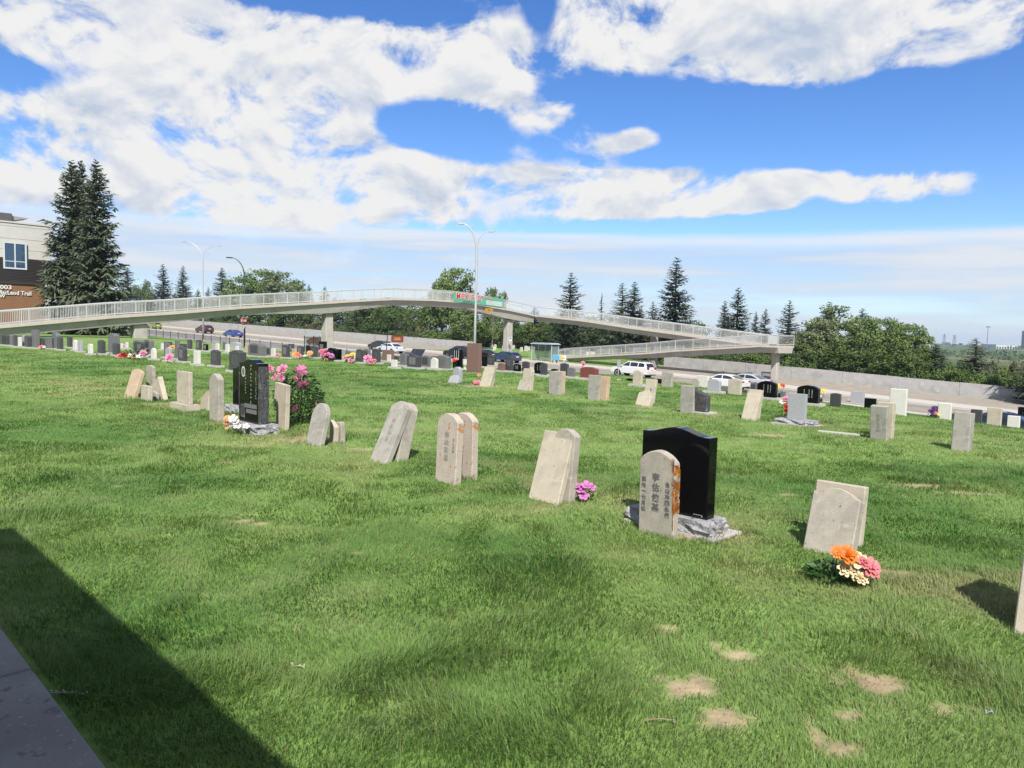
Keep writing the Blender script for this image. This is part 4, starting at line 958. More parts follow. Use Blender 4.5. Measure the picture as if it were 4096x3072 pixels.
# --- second row
stone('arched grey stone standing behind a broken piece near the tall brown slab', 1812, 1836, 1850, 1478, 1529, 'arch', LGREY)
stone('broken grey piece propped against the arched grey stone', 1790, 1827, 1838, 1500, 1534, 'broken', LGREY, dx=14)
stone('blank cream slab leaning back with pink flowers at its left foot', 1917, 1956, 1960, 1469, 1548, 'flat', SANDC, dx=22)
stone('narrow stone behind the leaning blank slab with pink flowers', 1936, 1966, 1975, 1461, 1547, 'flat', SAND, dx=12)
stone('broken slab with rounded break leaning on an upright chipped stone', 2067, 2108, 2117, 1512, 1563, 'broken', SAND, dx=16)
stone('upright chipped stone behind the leaning broken slab', 2086, 2120, 2132, 1474, 1563, 'chip', SANDC, dx=8)
stone('square grey stone with a warm tan side, next to the chipped upright', 2194, 2235, 2248, 1488, 1581, 'flat', SANDG)
stone('tan stone set close behind the square grey stone', 2214, 2249, 2260, 1486, 1577, 'flat', SANDT, dx=4)
stone('wide square grey stone beside a tilted tan slab', 2350, 2394, 2401, 1502, 1603, 'flat', SANDG)
stone('tilted tan slab close behind the wide square grey stone', 2366, 2425, 2436, 1506, 1602, 'flat', SANDT, dx=7)
stone('broken white slab with a jagged neck leaning before a pierced stone', 2539, 2594, 2608, 1562, 1625, 'broken', SANDC, dx=20)
r_, s_, w_, l_, t_ = stone('pale stone with a small dark hole behind the broken white slab', 2570, 2612, 2618, 1518, 1614, 'flat', SANDC, dx=14)
MB().box(.02, .05, -.003, -.0005, l_ * .5, l_ * .62).build('hole', INK, s_)
stone('pale squarish stone standing beside the dark rough granite block', 2720, 2772, 2775, 1545, 1655, 'flat', SANDG, dx=1, ins=[('#3', .16, 0, .5, INKB)])
r_, s_, w_, l_, t_ = stone('dark rough granite block on a thin concrete pad', 2760, 2826, 2841, 1557, 1650, 'slant', ROUGHB, bev=.02, base=(.10, .12, .03, CONC, False))
stone('cream leaning slab with its shadow at the left', 2962, 3018, 3030, 1573, 1685, 'flat', SANDC, dx=27)
stone('cream stone behind the cream leaning slab', 2980, 3032, 3040, 1560, 1680, 'flat', SANDC, dx=16)
r_, s_, w_, l_, t_ = stone('square blue grey granite headstone on a rough grey plinth', 3148, 3217, 3226, 1578, 1681, 'flat', LGREY, base=(.17, .12, .10, ROCK, True), bev=.003)
MB().box(-w_ / 2 - .24, w_ / 2 + .24, -.2, t_ + .2, -.1, .016).build('footing', CONC, r_)
stone('worn marker with four carved characters before a leaning slab', 3479, 3546, 3555, 1628, 1762, 'flat', SANDG, dx=2, ins=[(vert('李偉礼公墓'), .20, -.02, .50, INKB)])
stone('plain slab leaning behind the marker with four carved characters', 3500, 3566, 3576, 1612, 1754, 'flat', SANDC, dx=9)
stone('blank square sandstone marker with a small dark shadow, alone on the right lawn', 3802, 3872, 3888, 1652, 1807, 'flat', SANDG, dx=14)
# flat kerb in the lawn
def flat_kerb():
    a, b = G(3273, 1728), G(3440, 1744); d = (b - a); root = empty('grave_kerb', a, (0, 0, math.atan2(d.y, d.x))); tag(root, 'thin flat concrete strip lying in the lawn beside the blue grey headstone', 'kerb')
    MB().box(0, d.xy.length, -.05, .05, -.05, .03).build('strip', CONC, root, bevel=.006)
flat_kerb()

# --- far rows: (x left, x right, y top, y bottom, shape, material, footing)
MN = {'grey_granite': 'grey', 'dark_granite': 'dark grey', 'polished_black_granite': 'black', 'white_marble': 'white', 'brown_granite': 'brown', 'red_granite': 'red brown', 'pale_grey_granite': 'pale grey', 'cream_sandstone': 'cream', 'tan_sandstone': 'tan', 'sandstone': 'sandstone', 'grey_sandstone': 'weathered', 'rough_black_granite': 'rough black'}
SN = {'flat': 'square topped', 'arch': 'arched', 'low': 'gently arched', 'round': 'round topped', 'serp': 'wavy topped', 'slant': 'slanted', 'chip': 'chipped', 'shoulder': 'shouldered'}
FARROWS = [('below the left bridge ramp', [
 (0,19,1338,1380,'low',DARK),(19,40,1340,1381,'low',DARK),(38,56,1342,1383,'flat',GREY),(53,70,1341,1386,'flat',DARK),(69,89,1348,1387,'flat',WHITE),(88,104,1342,1386,'flat',LGREY),(97,127,1343,1390,'low',DARK),
 (126,160,1320,1392,'flat',GREY),(160,180,1351,1393,'low',DARK),(180,211,1350,1395,'flat',GREY),(208,244,1330,1396,'arch',GREY),(228,254,1348,1399,'low',DARK),(268,291,1345,1390,'low',DARK),(291,313,1360,1402,'arch',WHITE),
 (310,334,1364,1407,'flat',LGREY),(351,374,1376,1416,'low',WHITE),(390,423,1360,1416,'serp',DARK),(432,480,1334,1414,'low',GREY),(450,482,1372,1422,'serp',DARK),(481,493,1374,1394,'flat',WHITE),(501,515,1369,1393,'flat',WHITE),
 (532,580,1361,1418,'low',GREY),(575,617,1358,1418,'low',GREY),(545,585,1368,1424,'low',DARK)]),
 ('before the iron fence', [
 (603,628,1393,1437,'round',WHITE),(643,656,1374,1398,'flat',WHITE),(655,672,1366,1430,'flat',GREY),(661,690,1391,1444,'low',LGREY),(672,690,1368,1392,'flat',DARK),(699,720,1362,1436,'flat',GREY),(712,750,1388,1447,'arch',DARK),(718,748,1376,1420,'flat',DARK),
 (749,770,1358,1398,'low',DARK),(783,808,1360,1402,'flat',DARK),(774,804,1404,1458,'flat',WHITE),(812,834,1376,1404,'low',BLACK),(844,862,1376,1400,'flat',LGREY),(861,879,1374,1402,'low',WHITE),(890,906,1368,1402,'flat',GREY),(901,920,1378,1410,'flat',WHITE),
 (842,884,1400,1464,'serp',DARK),(916,986,1402,1487,'serp',DARK),(921,966,1368,1396,'low',LGREY),(941,957,1384,1402,'flat',WHITE),(980,998,1372,1406,'flat',SANDT),(991,1066,1374,1426,'low',GREY),(1064,1090,1390,1424,'flat',GREY),(1083,1104,1394,1427,'flat',WHITE),
 (1127,1160,1380,1431,'low',DARK),(1152,1177,1376,1410,'flat',DARK),(1166,1186,1395,1430,'flat',SANDT),(1188,1216,1384,1424,'serp',DARK),(1223,1243,1381,1424,'arch',BLACK),(1241,1272,1384,1431,'serp',DARK),(1274,1308,1366,1431,'flat',BLACK),
 (1306,1352,1392,1442,'arch',BLACK),(1346,1367,1397,1442,'flat',BLACK),(1380,1417,1404,1438,'low',GREY),(1400,1421,1413,1436,'arch',WHITE),(1423,1455,1397,1450,'serp',DARK),(1452,1482,1396,1447,'low',GREY),(1487,1523,1395,1452,'serp',DARK)]),
 ('behind the tall brown slab', [
 (1528,1577,1401,1446,'flat',BROWN),(1547,1565,1419,1447,'flat',WHITE),(1564,1591,1440,1470,'flat',WHITE),(1576,1598,1424,1448,'low',DARK),(1598,1630,1414,1463,'low',GREY),(1608,1656,1410,1440,'arch',DARK),(1627,1686,1421,1472,'serp',DARK),(1680,1730,1423,1470,'low',GREY),
 (1722,1754,1433,1476,'arch',WHITE),(1740,1804,1423,1477,'low',GREY),(1926,1949,1425,1468,'flat',BLACK),(1947,1978,1422,1468,'low',DARK),(1990,2022,1453,1484,'low',BROWN),(2020,2053,1427,1485,'serp',DARK),(2052,2085,1456,1488,'arch',BLACK),(2087,2119,1446,1490,'serp',DARK),
 (2135,2188,1450,1499,'arch',BLACK),(2160,2190,1453,1502,'low',DARK),(2203,2233,1476,1496,'low',BLACK),(2239,2275,1453,1505,'serp',DARK),(2268,2302,1471,1509,'low',GREY),(2319,2395,1470,1516,'arch',RED)]),
 ('on the lawn crest above the road', [
 (2466,2482,1516,1530,'low',WHITE),(2505,2534,1514,1533,'low',BLACK),(2530,2571,1481,1540,'arch',SANDC),(2625,2645,1516,1544,'flat',BLACK),(2645,2692,1490,1550,'flat',SANDG),(2768,2798,1514,1545,'round',SAND),(2786,2836,1504,1552,'flat',WHITE),(2828,2885,1518,1568,'arch',LGREY),(2888,2912,1546,1572,'flat',GREY),
 (2910,2968,1516,1581,'low',SANDC),(2960,2988,1562,1583,'flat',DARK),(2995,3030,1530,1572,'flat',GREY),(3028,3110,1526,1594,'arch',BLACK),(3118,3142,1567,1592,'flat',GREY),(3185,3280,1544,1617,'arch',BLACK),(3318,3364,1574,1629,'low',DARK),
 (3400,3457,1568,1630,'flat',LGREY),(3455,3505,1595,1640,'flat',BLACK),(3554,3627,1558,1664,'flat',WHITE),(3722,3755,1625,1670,'low',DARK),(3748,3806,1615,1682,'flat',WHITE),(3798,3822,1655,1684,'flat',DARK),(3880,3928,1640,1690,'flat',DARK),(3944,4006,1633,1708,'flat',SANDC),
 (4000,4029,1645,1706,'flat',LGREY),(4026,4080,1666,1712,'flat',WHITE),(4066,4130,1632,1714,'flat',BLACK)])]
for place, rows in FARROWS:
    for (a, b, yt, yb, sh, m) in rows:
        r = rat((a + b) / 2, yb); l = math.hypot(r, 1); v = (r / l, 1 / l)
        cf = max(.08, -(v[0] * -GN[0] + v[1] * -GN[1])); cs = max(.05, -(v[0] * GT[0] + v[1] * GT[1]))
        fr = cf / (cf + .27 * cs); fr = min(.93, fr)
        xm = a + (b - a) * fr
        g = Gh(xm, yb, .07); H = P(xm, yt, g.y).z - g.z; at = None
        ng = nt_of(g.x, g.y)[0]
        if a > 2400 and (H < .36 or ng > 23) or (a > 2000 and H < .3): at = atn(xm, yb, 21.5 if a > 2400 else ng + 3); H = P(xm, yt, at.y).z - at.z       # foot hidden beyond the crest
        sz = 'low' if H < .62 else ('tall' if H > 1.15 else 'medium')
        lab = f"{sz} {MN[m.name]} {SN[sh]} headstone standing {place}"
        ft = (.10, .09, .07, CONC, False) if place != 'on the lawn crest above the road' or sh == 'arch' else None
        rt_, sl2, w2, l2, t2 = stone(lab, a, xm, b, yt, yb - (0 if ft is None else 2), sh, m, base=ft if at is None else None, group='headstones ' + place, bev=.01, at=at)
        if m in (DARK, BLACK, GREY) and w2 > .35 and (a > 500):
            rr = random.Random(int(a)); pm = GREY if m is not GREY else DARK
            if rr.random() < .6: MB().box(-w2 * .30, w2 * .30, -.005, -.001, l2 * .2, l2 * .82).build('face_panel', LGREY if m is BLACK and rr.random() < .3 else pm, sl2)
            mb = MB()
            for c in (-.15, .08, .22):
                for q in range(7): z = l2 * (.75 - .07 * q); mb.box(w2 * c - .010, w2 * c + .006 + .012 * rr.random(), -.008, -.0055, z - .009, z + .005)
            mb.build('inscription', LGREY if m is not GREY else INK, sl2)
# tall brown slab with its base, white urn, cross-topped stone
r_, s_, w_, l_, t_ = stone('tall plain brown granite slab towering over the other stones', 1866, 1914, 1926, 1374, 1486, 'flat', BROWN, base=(.10, .10, .04, BROWN, False))
def urn():
    g = G(1859, 1479); h = P(1859, 1437, g.y).z - g.z; root = empty('urn', g); tag(root, 'white stone urn beside the tall brown slab', 'urn'); k = h
    MB().lathe([(.20 * k, 0), (.20 * k, .06 * k), (.12 * k, .10 * k), (.08 * k, .2 * k), (.10 * k, .3 * k), (.22 * k, .42 * k), (.27 * k, .62 * k), (.25 * k, .82 * k), (.29 * k, .97 * k), (.29 * k, 1.0 * k), (.22 * k, .98 * k)], 16).build('bowl', WHITE, root, smooth=True)
    MB().box(-.26 * k, .26 * k, -.26 * k, .26 * k, -.1, .012).build('foot', WHITE, root)
urn()
def black_triple():
    r_, s_, w_, l_, t_ = stone('narrow black headstone with three arched white streaks beside the urn', 1810, 1840, 1851, 1396, 1474, 'low', BLACK, base=(.08, .08, .06, CONC, False))
    for c in (-.28, 0, .28): MB().box(w_ * c - .02, w_ * c + .02, -.006, -.001, l_ * .45, l_ * .93).build('white_streak', LGREY, s_)
black_triple()

# ------------------------------------------------------------------ flowers
def leafm(name, c): return mat(name, c, .6, .25, 20, trans=.25)
LEAF = leafm('leaf_green', (.05, .13, .03)); LEAF2 = leafm('leaf_pale_green', (.16, .28, .06)); STEM = mat('stem_green', (.06, .12, .03), .7)
def petal_mesh(name, rings, cup, seed, w=.42):
    rr = random.Random(seed); v = []; f = []
    for (n, r0, r1, tilt) in rings:
        for k in range(n):
            a = 2 * math.pi * (k + rr.random() * .5) / n; da = w * 6.6 / n * 1.1
            t = tilt + rr.uniform(-.12, .12); z0 = .05 * rr.random()
            def pt(r, aa, lift): return (r * math.cos(aa) * math.cos(t), r * math.sin(aa) * math.cos(t), z0 + r * math.sin(t) + lift)
            b = len(v); v += [pt(r0, a - da * .4, 0), pt(r0, a + da * .4, 0), pt(r1 * .75, a + da, cup * .3), pt(r1, a + da * .35, cup * .1), pt(r1, a - da * .35, cup * .1), pt(r1 * .75, a - da, cup * .3)]
            f.append((b, b + 1, b + 2, b + 3, b + 4, b + 5))
    me = bpy.data.meshes.new(name); me.from_pydata(v, [], f); me.update(); return me
BLOOM = {}
def bloom_mesh(kind, m):
    key = kind + m.name
    if key not in BLOOM:
        rings = {'peony': [(9, .05, 1.0, .15), (9, .05, .85, .55), (8, .03, .65, .95), (6, .02, .45, 1.25)], 'daisy': [(14, .12, 1.0, .12), (10, .1, .7, .4)], 'open': [(5, .05, 1.0, .35), (5, .05, .55, .7)]}[kind]
        me = petal_mesh('bloom', rings, .18, len(BLOOM) + 3); me.materials.append(m); BLOOM[key] = me
    return BLOOM[key]
def petals(name, c, c2=None): return mat(name, c, .6, .2, 25, col2=c2, trans=.2)
PINK = petals('pink_petal', (.75, .16, .36), (.85, .38, .55)); MAG = petals('magenta_petal', (.55, .06, .40), (.75, .35, .65)); ORNG = petals('orange_petal', (.85, .15, .01), (.9, .27, .02)); YELL = petals('cream_yellow_petal', (.85, .62, .30), (.85, .75, .55)); ROSE = petals('rose_petal', (.75, .13, .16), (.80, .30, .32)); WHT_ = petals('white_petal', (.80, .76, .74)); REDP = petals('red_petal', (.55, .02, .03)); PURP = petals('purple_petal', (.12, .02, .18)); YEL2 = petals('yellow_petal', (.80, .58, .05)); CORAL = petals('coral_petal', (.75, .28, .12), (.80, .45, .15))
def leaf_blob(n, rad, zc, h, size, seed, m, name, parent, up=.4):
    rr = random.Random(seed); v = []; f = []
    for i in range(n):
        a = rr.random() * 6.283; r = rad * math.sqrt(rr.random()); z = zc + (rr.random() - .5) * h * math.sqrt(max(.05, 1 - (r / rad) ** 2)) * 1.0
        d = Vector((math.cos(a) + rr.uniform(-.5, .5), math.sin(a) + rr.uniform(-.5, .5), up + rr.uniform(-.5, .5))).normalized(); s = d.orthogonal().normalized(); s.rotate(Matrix.Rotation(rr.random() * 6.28, 3, d))
        p = Vector((r * math.cos(a), r * math.sin(a), z)); L = size * rr.uniform(.6, 1.2); b = len(v)
        mid = p + d * L * .5 + Vector((0, 0, L * .12)); v += [p, mid + s * L * .22, p + d * L, mid - s * L * .22]; f.append((b, b + 1, b + 2, b + 3))
    me = bpy.data.meshes.new(name); me.from_pydata(v, [], f); me.update(); return link(name, me, parent, m)
def bouquet(label, px, py, size, blooms, leaf=LEAF, nl=60, seed=1, name='flower_bouquet', vase=None, dz=0, group=None, cat='flowers'):
    g = G(px, py); root = empty(name, g + Vector((0, 0, dz))); tag(root, label, cat, group)
    rr = random.Random(seed); s = size / FPX * g.y        # size: overall width in photograph pixels
    if vase: MB().lathe([(s * .12, 0), (s * .16, s * .3), (s * .13, s * .55), (s * .2, s * .6)], 10).build('vase', vase, root); zb = s * .6
    else: zb = 0
    if nl: leaf_blob(nl, s * .36, zb + s * .16, s * .3, s * .20, seed, leaf, 'leaves', root)
    for i, (kind, m, fx, fz, fr) in enumerate(blooms):
        o = link('bloom', bloom_mesh(kind, m), root); r = s * fr; o.scale = (r, r, r * .8)
        x = fx * s; y = -s * .30 - rr.random() * s * .10; z = zb + fz * s; o.location = (x, y, z)
        o.rotation_euler = (R(rr.uniform(30, 55)), R(rr.uniform(-12, 12)) + fx * .5, 0)
        MB().tube([(x * .3, -s * .05, 0), (x * .7, y * .7, z * .6), (x, y, z)], s * .012, 4).build('stem', STEM, root)
    return root
bouquet('bright bouquet of orange, cream and coral blooms with green sprays before the blank shouldered marker', 3335, 2325, 235, [('peony', ORNG, .05, .56, .20), ('daisy', ORNG, -.13, .62, .13), ('peony', YELL, .08, .32, .18), ('open', YELL, .24, .46, .17), ('peony', YELL, .26, .20, .16), ('peony', ROSE, .44, .36, .22), ('peony', ROSE, .34, .46, .14)], nl=170, seed=3)
bouquet('magenta and white flowers tucked beside the blank cream slab', 2330, 2000, 105, [('open', MAG, -.1, .45, .25), ('open', MAG, .12, .62, .26), ('open', MAG, .0, .25, .24), ('open', MAG, .3, .55, .2), ('open', MAG, -.25, .6, .18)], nl=26, seed=4)
bouquet('white and purple-hearted flowers with pale leaves before the black portrait headstone', 958, 1735, 85, [('open', WHT_, -.15, .75, .24), ('open', WHT_, .05, .42, .20), ('open', WHT_, .42, .40, .18), ('open', WHT_, -.02, .62, .18)], leaf=LEAF2, nl=40, seed=5)
bouquet('orange and coral flowers hanging beside the white flowers of the portrait headstone', 916, 1728, 62, [('daisy', CORAL, .05, .95, .26), ('daisy', ROSE, -.05, .62, .20), ('daisy', CORAL, .0, .30, .14)], nl=10, seed=6)
bouquet('pink flowers at the foot of the leaning blank slab', 1908, 1540, 40, [('daisy', ROSE, -.1, .3, .3), ('peony', PINK, .15, .25, .3), ('daisy', ROSE, .2, 1.0, .22)], nl=12, seed=7)
bouquet('large pink artificial rose before a pale grey headstone', 684, 1452, 40, [('peony', PINK, 0, .55, .5)], nl=14, seed=8)
bouquet('red flower beside the pale grey headstone', 692, 1410, 30, [('peony', CORAL, 0, .6, .5)], nl=8, seed=9)
bouquet('big cluster of pink and coral blooms before the winged black headstone', 1311, 1445, 64, [('peony', PINK, -.2, .42, .24), ('peony', ROSE, -.32, .62, .18), ('peony', PINK, .05, .45, .2), ('peony', MAG, .3, .35, .22), ('peony', CORAL, .0, .12, .14), ('peony', PINK, -.05, .7, .16)], nl=40, seed=10)
bouquet('orange and pink flowers low before dark headstones', 1192, 1436, 42, [('daisy', CORAL, -.2, .4, .3), ('peony', PINK, .25, .3, .26), ('daisy', ORNG, .0, .5, .24)], nl=20, seed=11)
bouquet('coral flowers with pale leaves below the near bus shelter', 1237, 1436, 44, [('daisy', CORAL, .15, .55, .3), ('daisy', YELL, .0, .35, .2), ('open', WHT_, -.3, .3, .14)], leaf=LEAF2, nl=24, seed=12)
bouquet('pink and yellow flowers before small white stone', 1408, 1452, 58, [('peony', PINK, .0, .2, .24), ('daisy', YEL2, .12, .6, .22), ('daisy', YEL2, -.25, .5, .16), ('peony', PINK, -.45, .35, .18)], nl=28, seed=13)
bouquet('pink roses before the last wavy dark headstones', 1482, 1462, 56, [('peony', PINK, -.15, .5, .34), ('peony', ROSE, .3, .35, .22), ('peony', PINK, .1, .25, .2)], nl=24, seed=14)
bouquet('small bright pink flower by a white stone', 1113, 1432, 24, [('peony', PINK, 0, .5, .5)], nl=8, seed=15)
bouquet('heap of faded red, white and pink flowers along the dark stones', 545, 1436, 120, [('peony', ROSE, -.38, .10, .12), ('peony', REDP, -.2, .10, .12), ('open', WHT_, -.05, .12, .09), ('peony', CORAL, .1, .08, .1), ('peony', PINK, .42, .22, .13), ('open', WHT_, .3, .1, .1), ('peony', REDP, -.28, .16, .08)], nl=50, seed=16)
bouquet('pink flower by two small white stones', 497, 1394, 22, [('peony', PINK, 0, .4, .5)], nl=6, seed=17)
bouquet('small red and pink posy at the row of dark stones', 170, 1397, 22, [('peony', ROSE, 0, .4, .5), ('open', WHT_, .5, .4, .3)], nl=6, seed=18)
bouquet('red and pink flowers beside the blue grey headstone', 3133, 1672, 52, [('peony', REDP, .1, .9, .34), ('peony', REDP, .15, .5, .3), ('peony', PINK, -.0, 1.5, .3), ('open', WHT_, -.25, 1.25, .26)], nl=30, seed=19)
bouquet('red and yellow flowers in a dark vase beside a wide black headstone', 3116, 1592, 34, [('daisy', YEL2, -.2, .85, .34), ('daisy', REDP, .2, .95, .3), ('daisy', CORAL, .4, .8, .24)], nl=22, seed=20, vase=BLACK)
bouquet('yellow flowers in a dark vase beside the second wide black headstone', 3284, 1614, 34, [('daisy', YEL2, .1, .9, .34), ('open', WHT_, -.3, .3, .2), ('daisy', YEL2, -.2, .8, .24)], nl=26, seed=21, vase=BLACK)
bouquet('purple, pink and yellow flowers beside a small dark headstone', 3728, 1672, 48, [('peony', PURP, -.3, .6, .3), ('peony', PINK, .0, .45, .2), ('daisy', YEL2, .3, .3, .2), ('peony', PURP, -.1, .85, .2)], nl=34, seed=22)
bouquet('tall pink flowers behind the red brown headstone', 2329, 1512, 28, [('peony', PINK, 0, 2.2, .3), ('peony', ROSE, .1, 1.9, .26), ('peony', PINK, -.1, 1.6, .2)], leaf=LEAF2, nl=20, seed=23)
bouquet('red flowers on the arched grey stone by the brown slab', 1818, 1480, 34, [('daisy', REDP, .0, 1.2, .3), ('daisy', ROSE, .25, 1.3, .26)], nl=16, seed=24)
bouquet('small leafy green plant at the side of the tall brown slab', 1928, 1484, 34, [], leaf=LEAF2, nl=60, seed=25, name='leafy_plant', cat='plant')
def peony():
    g = G(1195, 1690); root = empty('peony_bush', g); tag(root, 'leafy peony bush full of pink blooms beside the black portrait headstone', 'bush')
    s = 200 / FPX * g.y; H = 215 / FPX * g.y
    leaf_blob(1500, s * .44, H * .46, H * 1.0, s * .10, 31, leafm('peony_leaf', (.045, .115, .025)), 'foliage', root, up=.15)
    mb = MB(); rr = random.Random(8)
    for i in range(26):
        a = rr.random() * 6.28; q = rr.random() * s * .38; mb.tube([(q * .2 * math.cos(a), q * .2 * math.sin(a), 0), (q * .7 * math.cos(a), q * .7 * math.sin(a), H * .5), (q * math.cos(a), q * math.sin(a), H * rr.uniform(.7, .95))], .004, 4)
    mb.build('stems', STEM, root)
    for i, (px, py, r) in enumerate([(1130, 1479, 26), (1080, 1476, 18), (1181, 1488, 28), (1205, 1482, 26), (1213, 1543, 28), (1187, 1637, 32), (1098, 1508, 15), (1125, 1511, 17), (1180, 1515, 15), (1265, 1624, 15), (1195, 1520, 12)]):
        d = g.y - s * .22 - (i % 3) * .05; p = P(px, py, d) - g; o = link('bloom', bloom_mesh('peony', PINK), root); o.location = p; k = r / FPX * d; o.scale = (k, k, k * .9); o.rotation_euler = (R(50 + 10 * (i % 4)), R(-20 + 13 * (i % 4)), i)
peony()
def litter(label, px, py, w, bits, m, seed):
    g = G(px, py); root = empty('litter', g); tag(root, label, 'litter'); rr = random.Random(seed); s = w / FPX * g.y; mb = MB()
    for i in range(bits):
        x = (i / max(1, bits - 1) - .5) * s; mb.box(-.0035, .0035, -.003, .003, 0, .012 + .012 * rr.random(), Matrix.Translation((x, rr.uniform(-.01, .01), .015)) @ Matrix.Rotation(rr.uniform(-.6, .6), 4, 'Y'))
    mb.tube([(-s / 2, 0, .02), (0, -.01, .03), (s / 2, 0, .02)], .0025, 5); mb.build('scrap', m, root)
litter('thin pale stalk with white tufts lying in the shaded grass', 270, 2792, 150, 6, LGREY, 1)
litter('small pale scrap lying on the sunlit lawn', 1195, 2683, 44, 3, SANDC, 2)
litter('small white scrap on the lawn near the bare patches', 3958, 2868, 30, 2, LGREY, 3)
litter('dry straw stalk lying beside the bare patches', 2640, 2898, 110, 2, DRY, 4)
# ------------------------------------------------------------------ trees
BARK = mat('bark', (.10, .075, .055), .95, .3, 6, bump=.6, bscale=20)
PALEB = mat('pale_bark', (.30, .27, .22), .95, .3, 6, bump=.5, bscale=20)
def quads_mesh(name, v, m):
    n = len(v) // 4; me = bpy.data.meshes.new(name); me.vertices.add(len(v)); me.vertices.foreach_set('co', np.asarray(v, np.float32).ravel())
    me.loops.add(4 * n); me.loops.foreach_set('vertex_index', np.arange(4 * n, dtype=np.int32)); me.polygons.add(n); me.polygons.foreach_set('loop_start', np.arange(0, 4 * n, 4, dtype=np.int32))
    me.update(); me.validate(); me.materials.append(m); return me
def spruce_mesh(seed, whorls, per, steps, m, droop=.5, lean=0.0, base=.05, thin=1.0, gap=.25, R0=.21):
    g = np.random.default_rng(seed); V = []
    for i in range(whorls):
        u = i / (whorls - 1); z = base + (1 - base) * (u ** .92) * .985
        r = R0 * ((1 - z) ** .66 + .015) * (1 - .5 * max(0, .12 - z) / .12)
        for k in range(per):
            a = g.random() * 6.283; L = r * thin * (1 - gap + gap * 1.6 * g.random())
            if g.random() < .06: L *= 1.25
            dr = droop * (1 - u * 1.25) + g.normal() * .08; ca, sa = math.cos(a), math.sin(a)
            z0 = z + g.normal() * .006
            n = max(4, int(steps * (.45 + .55 * L / R0)))
            s = np.linspace(.12, 1, n) + g.normal(size=n) * .02
            rr = L * s; zz = z0 - dr * L * s + .42 * L * s ** 2.2 * (.4 + .6 * (1 - u))    # sags, tips sweep up
            for j in range(n):
                for q in (0, 1, 2):
                    w = L * (.30 - .20 * s[j]) * (.6 + .8 * g.random()) + .004; ln = L * .26 * (.6 + .7 * g.random()) + .004
                    side = (1, -1, 0)[q]; ang = a + side * (.95 - .3 * g.random()) + g.normal() * .15
                    d = np.array([math.cos(ang), math.sin(ang), -.25 * abs(side) - dr * .4 + g.normal() * .2]); d /= np.linalg.norm(d)
                    p = np.array([ca * rr[j], sa * rr[j], zz[j]]); t = np.cross(d, [0, 0, 1]); t /= np.linalg.norm(t) + 1e-6
                    t = t + np.array([0, 0, g.normal() * .35]); hw = w * .20 + .0018
                    V += [p - t * hw, p + t * hw, p + d * ln + t * hw * .35, p + d * ln - t * hw * .35]
    V = np.array(V); V[:, 0] += lean * V[:, 2] ** 2; return quads_mesh('spruce_crown', V, m)
def trunk_mesh(r, h, m, limbs=(), name='trunk', top=.97):
    mb = MB().tube([(0, 0, -.02), (0, 0, h * .5), (0, 0, h * top)], [r, r * .65, r * .08], 8)
    for p0, p1, rr in limbs: mb.tube([p0, (Vector(p0) + Vector(p1)) / 2 + Vector((0, 0, .02)), p1], [rr, rr * .7, rr * .25], 5)
    me = mb.mesh(name); me.materials.append(m); return me
def leafy_mesh(seed, clusters, per, m, shape='round', leaf=.020, rad=.115, low=.16):
    g = np.random.default_rng(seed); C = []
    while len(C) < clusters:
        x, y = g.uniform(-1, 1, 2); z = g.random()
        if shape == 'round': ok = x * x + y * y < 1 - (2 * z - 1) ** 2 * .92; sx = .36
        elif shape == 'tall': ok = x * x + y * y < (1 - (1.7 * z - .75) ** 2 * .95); sx = .24
        else: ok = x * x + y * y < 1 - z * z * .9; sx = .62
        if ok: C.append((x * sx, y * sx, low + (1 - low) * (.04 + .90 * z)))
    C = np.array(C); n = clusters * per
    cid = np.repeat(np.arange(clusters), per); cr = rad * g.uniform(.55, 1.25, clusters)
    d = g.normal(size=(n, 3)); d /= np.linalg.norm(d, axis=1)[:, None]; rr = (g.random(n) ** .45) * cr[cid]
    P0 = C[cid] + d * rr[:, None] * np.array([1, 1, .75]); P0[:, 2] = np.clip(P0[:, 2], .01, 1.0)
    nr = d * .6 + g.normal(size=(n, 3)) * .55 + np.array([0, 0, .35]); nr /= np.linalg.norm(nr, axis=1)[:, None]
    t = np.cross(nr, g.normal(size=(n, 3))); t /= np.linalg.norm(t, axis=1)[:, None]; b = np.cross(nr, t)
    s = leaf * g.uniform(.6, 1.3, n)[:, None]
    V = np.stack([P0 - t * s, P0 + b * s * .62, P0 + t * s, P0 - b * s * .62], 1).reshape(-1, 3)
    return quads_mesh('leafy_crown', V, m), C
def foliage(name, c, c2): return mat(name, c, .7, .2, 3.0, col2=c2, trans=.22, spec=.25)
NEED = foliage('spruce_needles', (.070, .098, .055), (.110, .120, .068)); NEEDB = foliage('blue_spruce_needles', (.110, .155, .095), (.170, .185, .105)); NEEDD = foliage('dark_spruce_needles', (.055, .082, .044), (.090, .105, .058))
LV1 = foliage('poplar_leaves', (.135, .215, .055), (.195, .260, .085)); LV2 = foliage('elm_leaves', (.105, .175, .042), (.155, .215, .06)); LV3 = foliage('willow_leaves', (.165, .215, .09), (.21, .25, .12)); LV4 = foliage('shrub_leaves', (.13, .145, .065), (.18, .18, .09)); LV5 = foliage('dark_leaves', (.075, .135, .034), (.115, .170, .048))
SPR = [spruce_mesh(1, 36, 10, 9, NEED), spruce_mesh(2, 32, 10, 9, NEEDD, droop=.35, gap=.4), spruce_mesh(3, 30, 9, 8, NEEDB, droop=.6, gap=.35), spruce_mesh(4, 30, 8, 8, NEEDD, droop=.8, thin=.55, gap=.55)]
BIG = [spruce_mesh(11, 46, 12, 12, NEEDB, droop=.62, base=.02, gap=.3), spruce_mesh(12, 46, 12, 12, NEED, droop=.55, base=.02, gap=.3)]
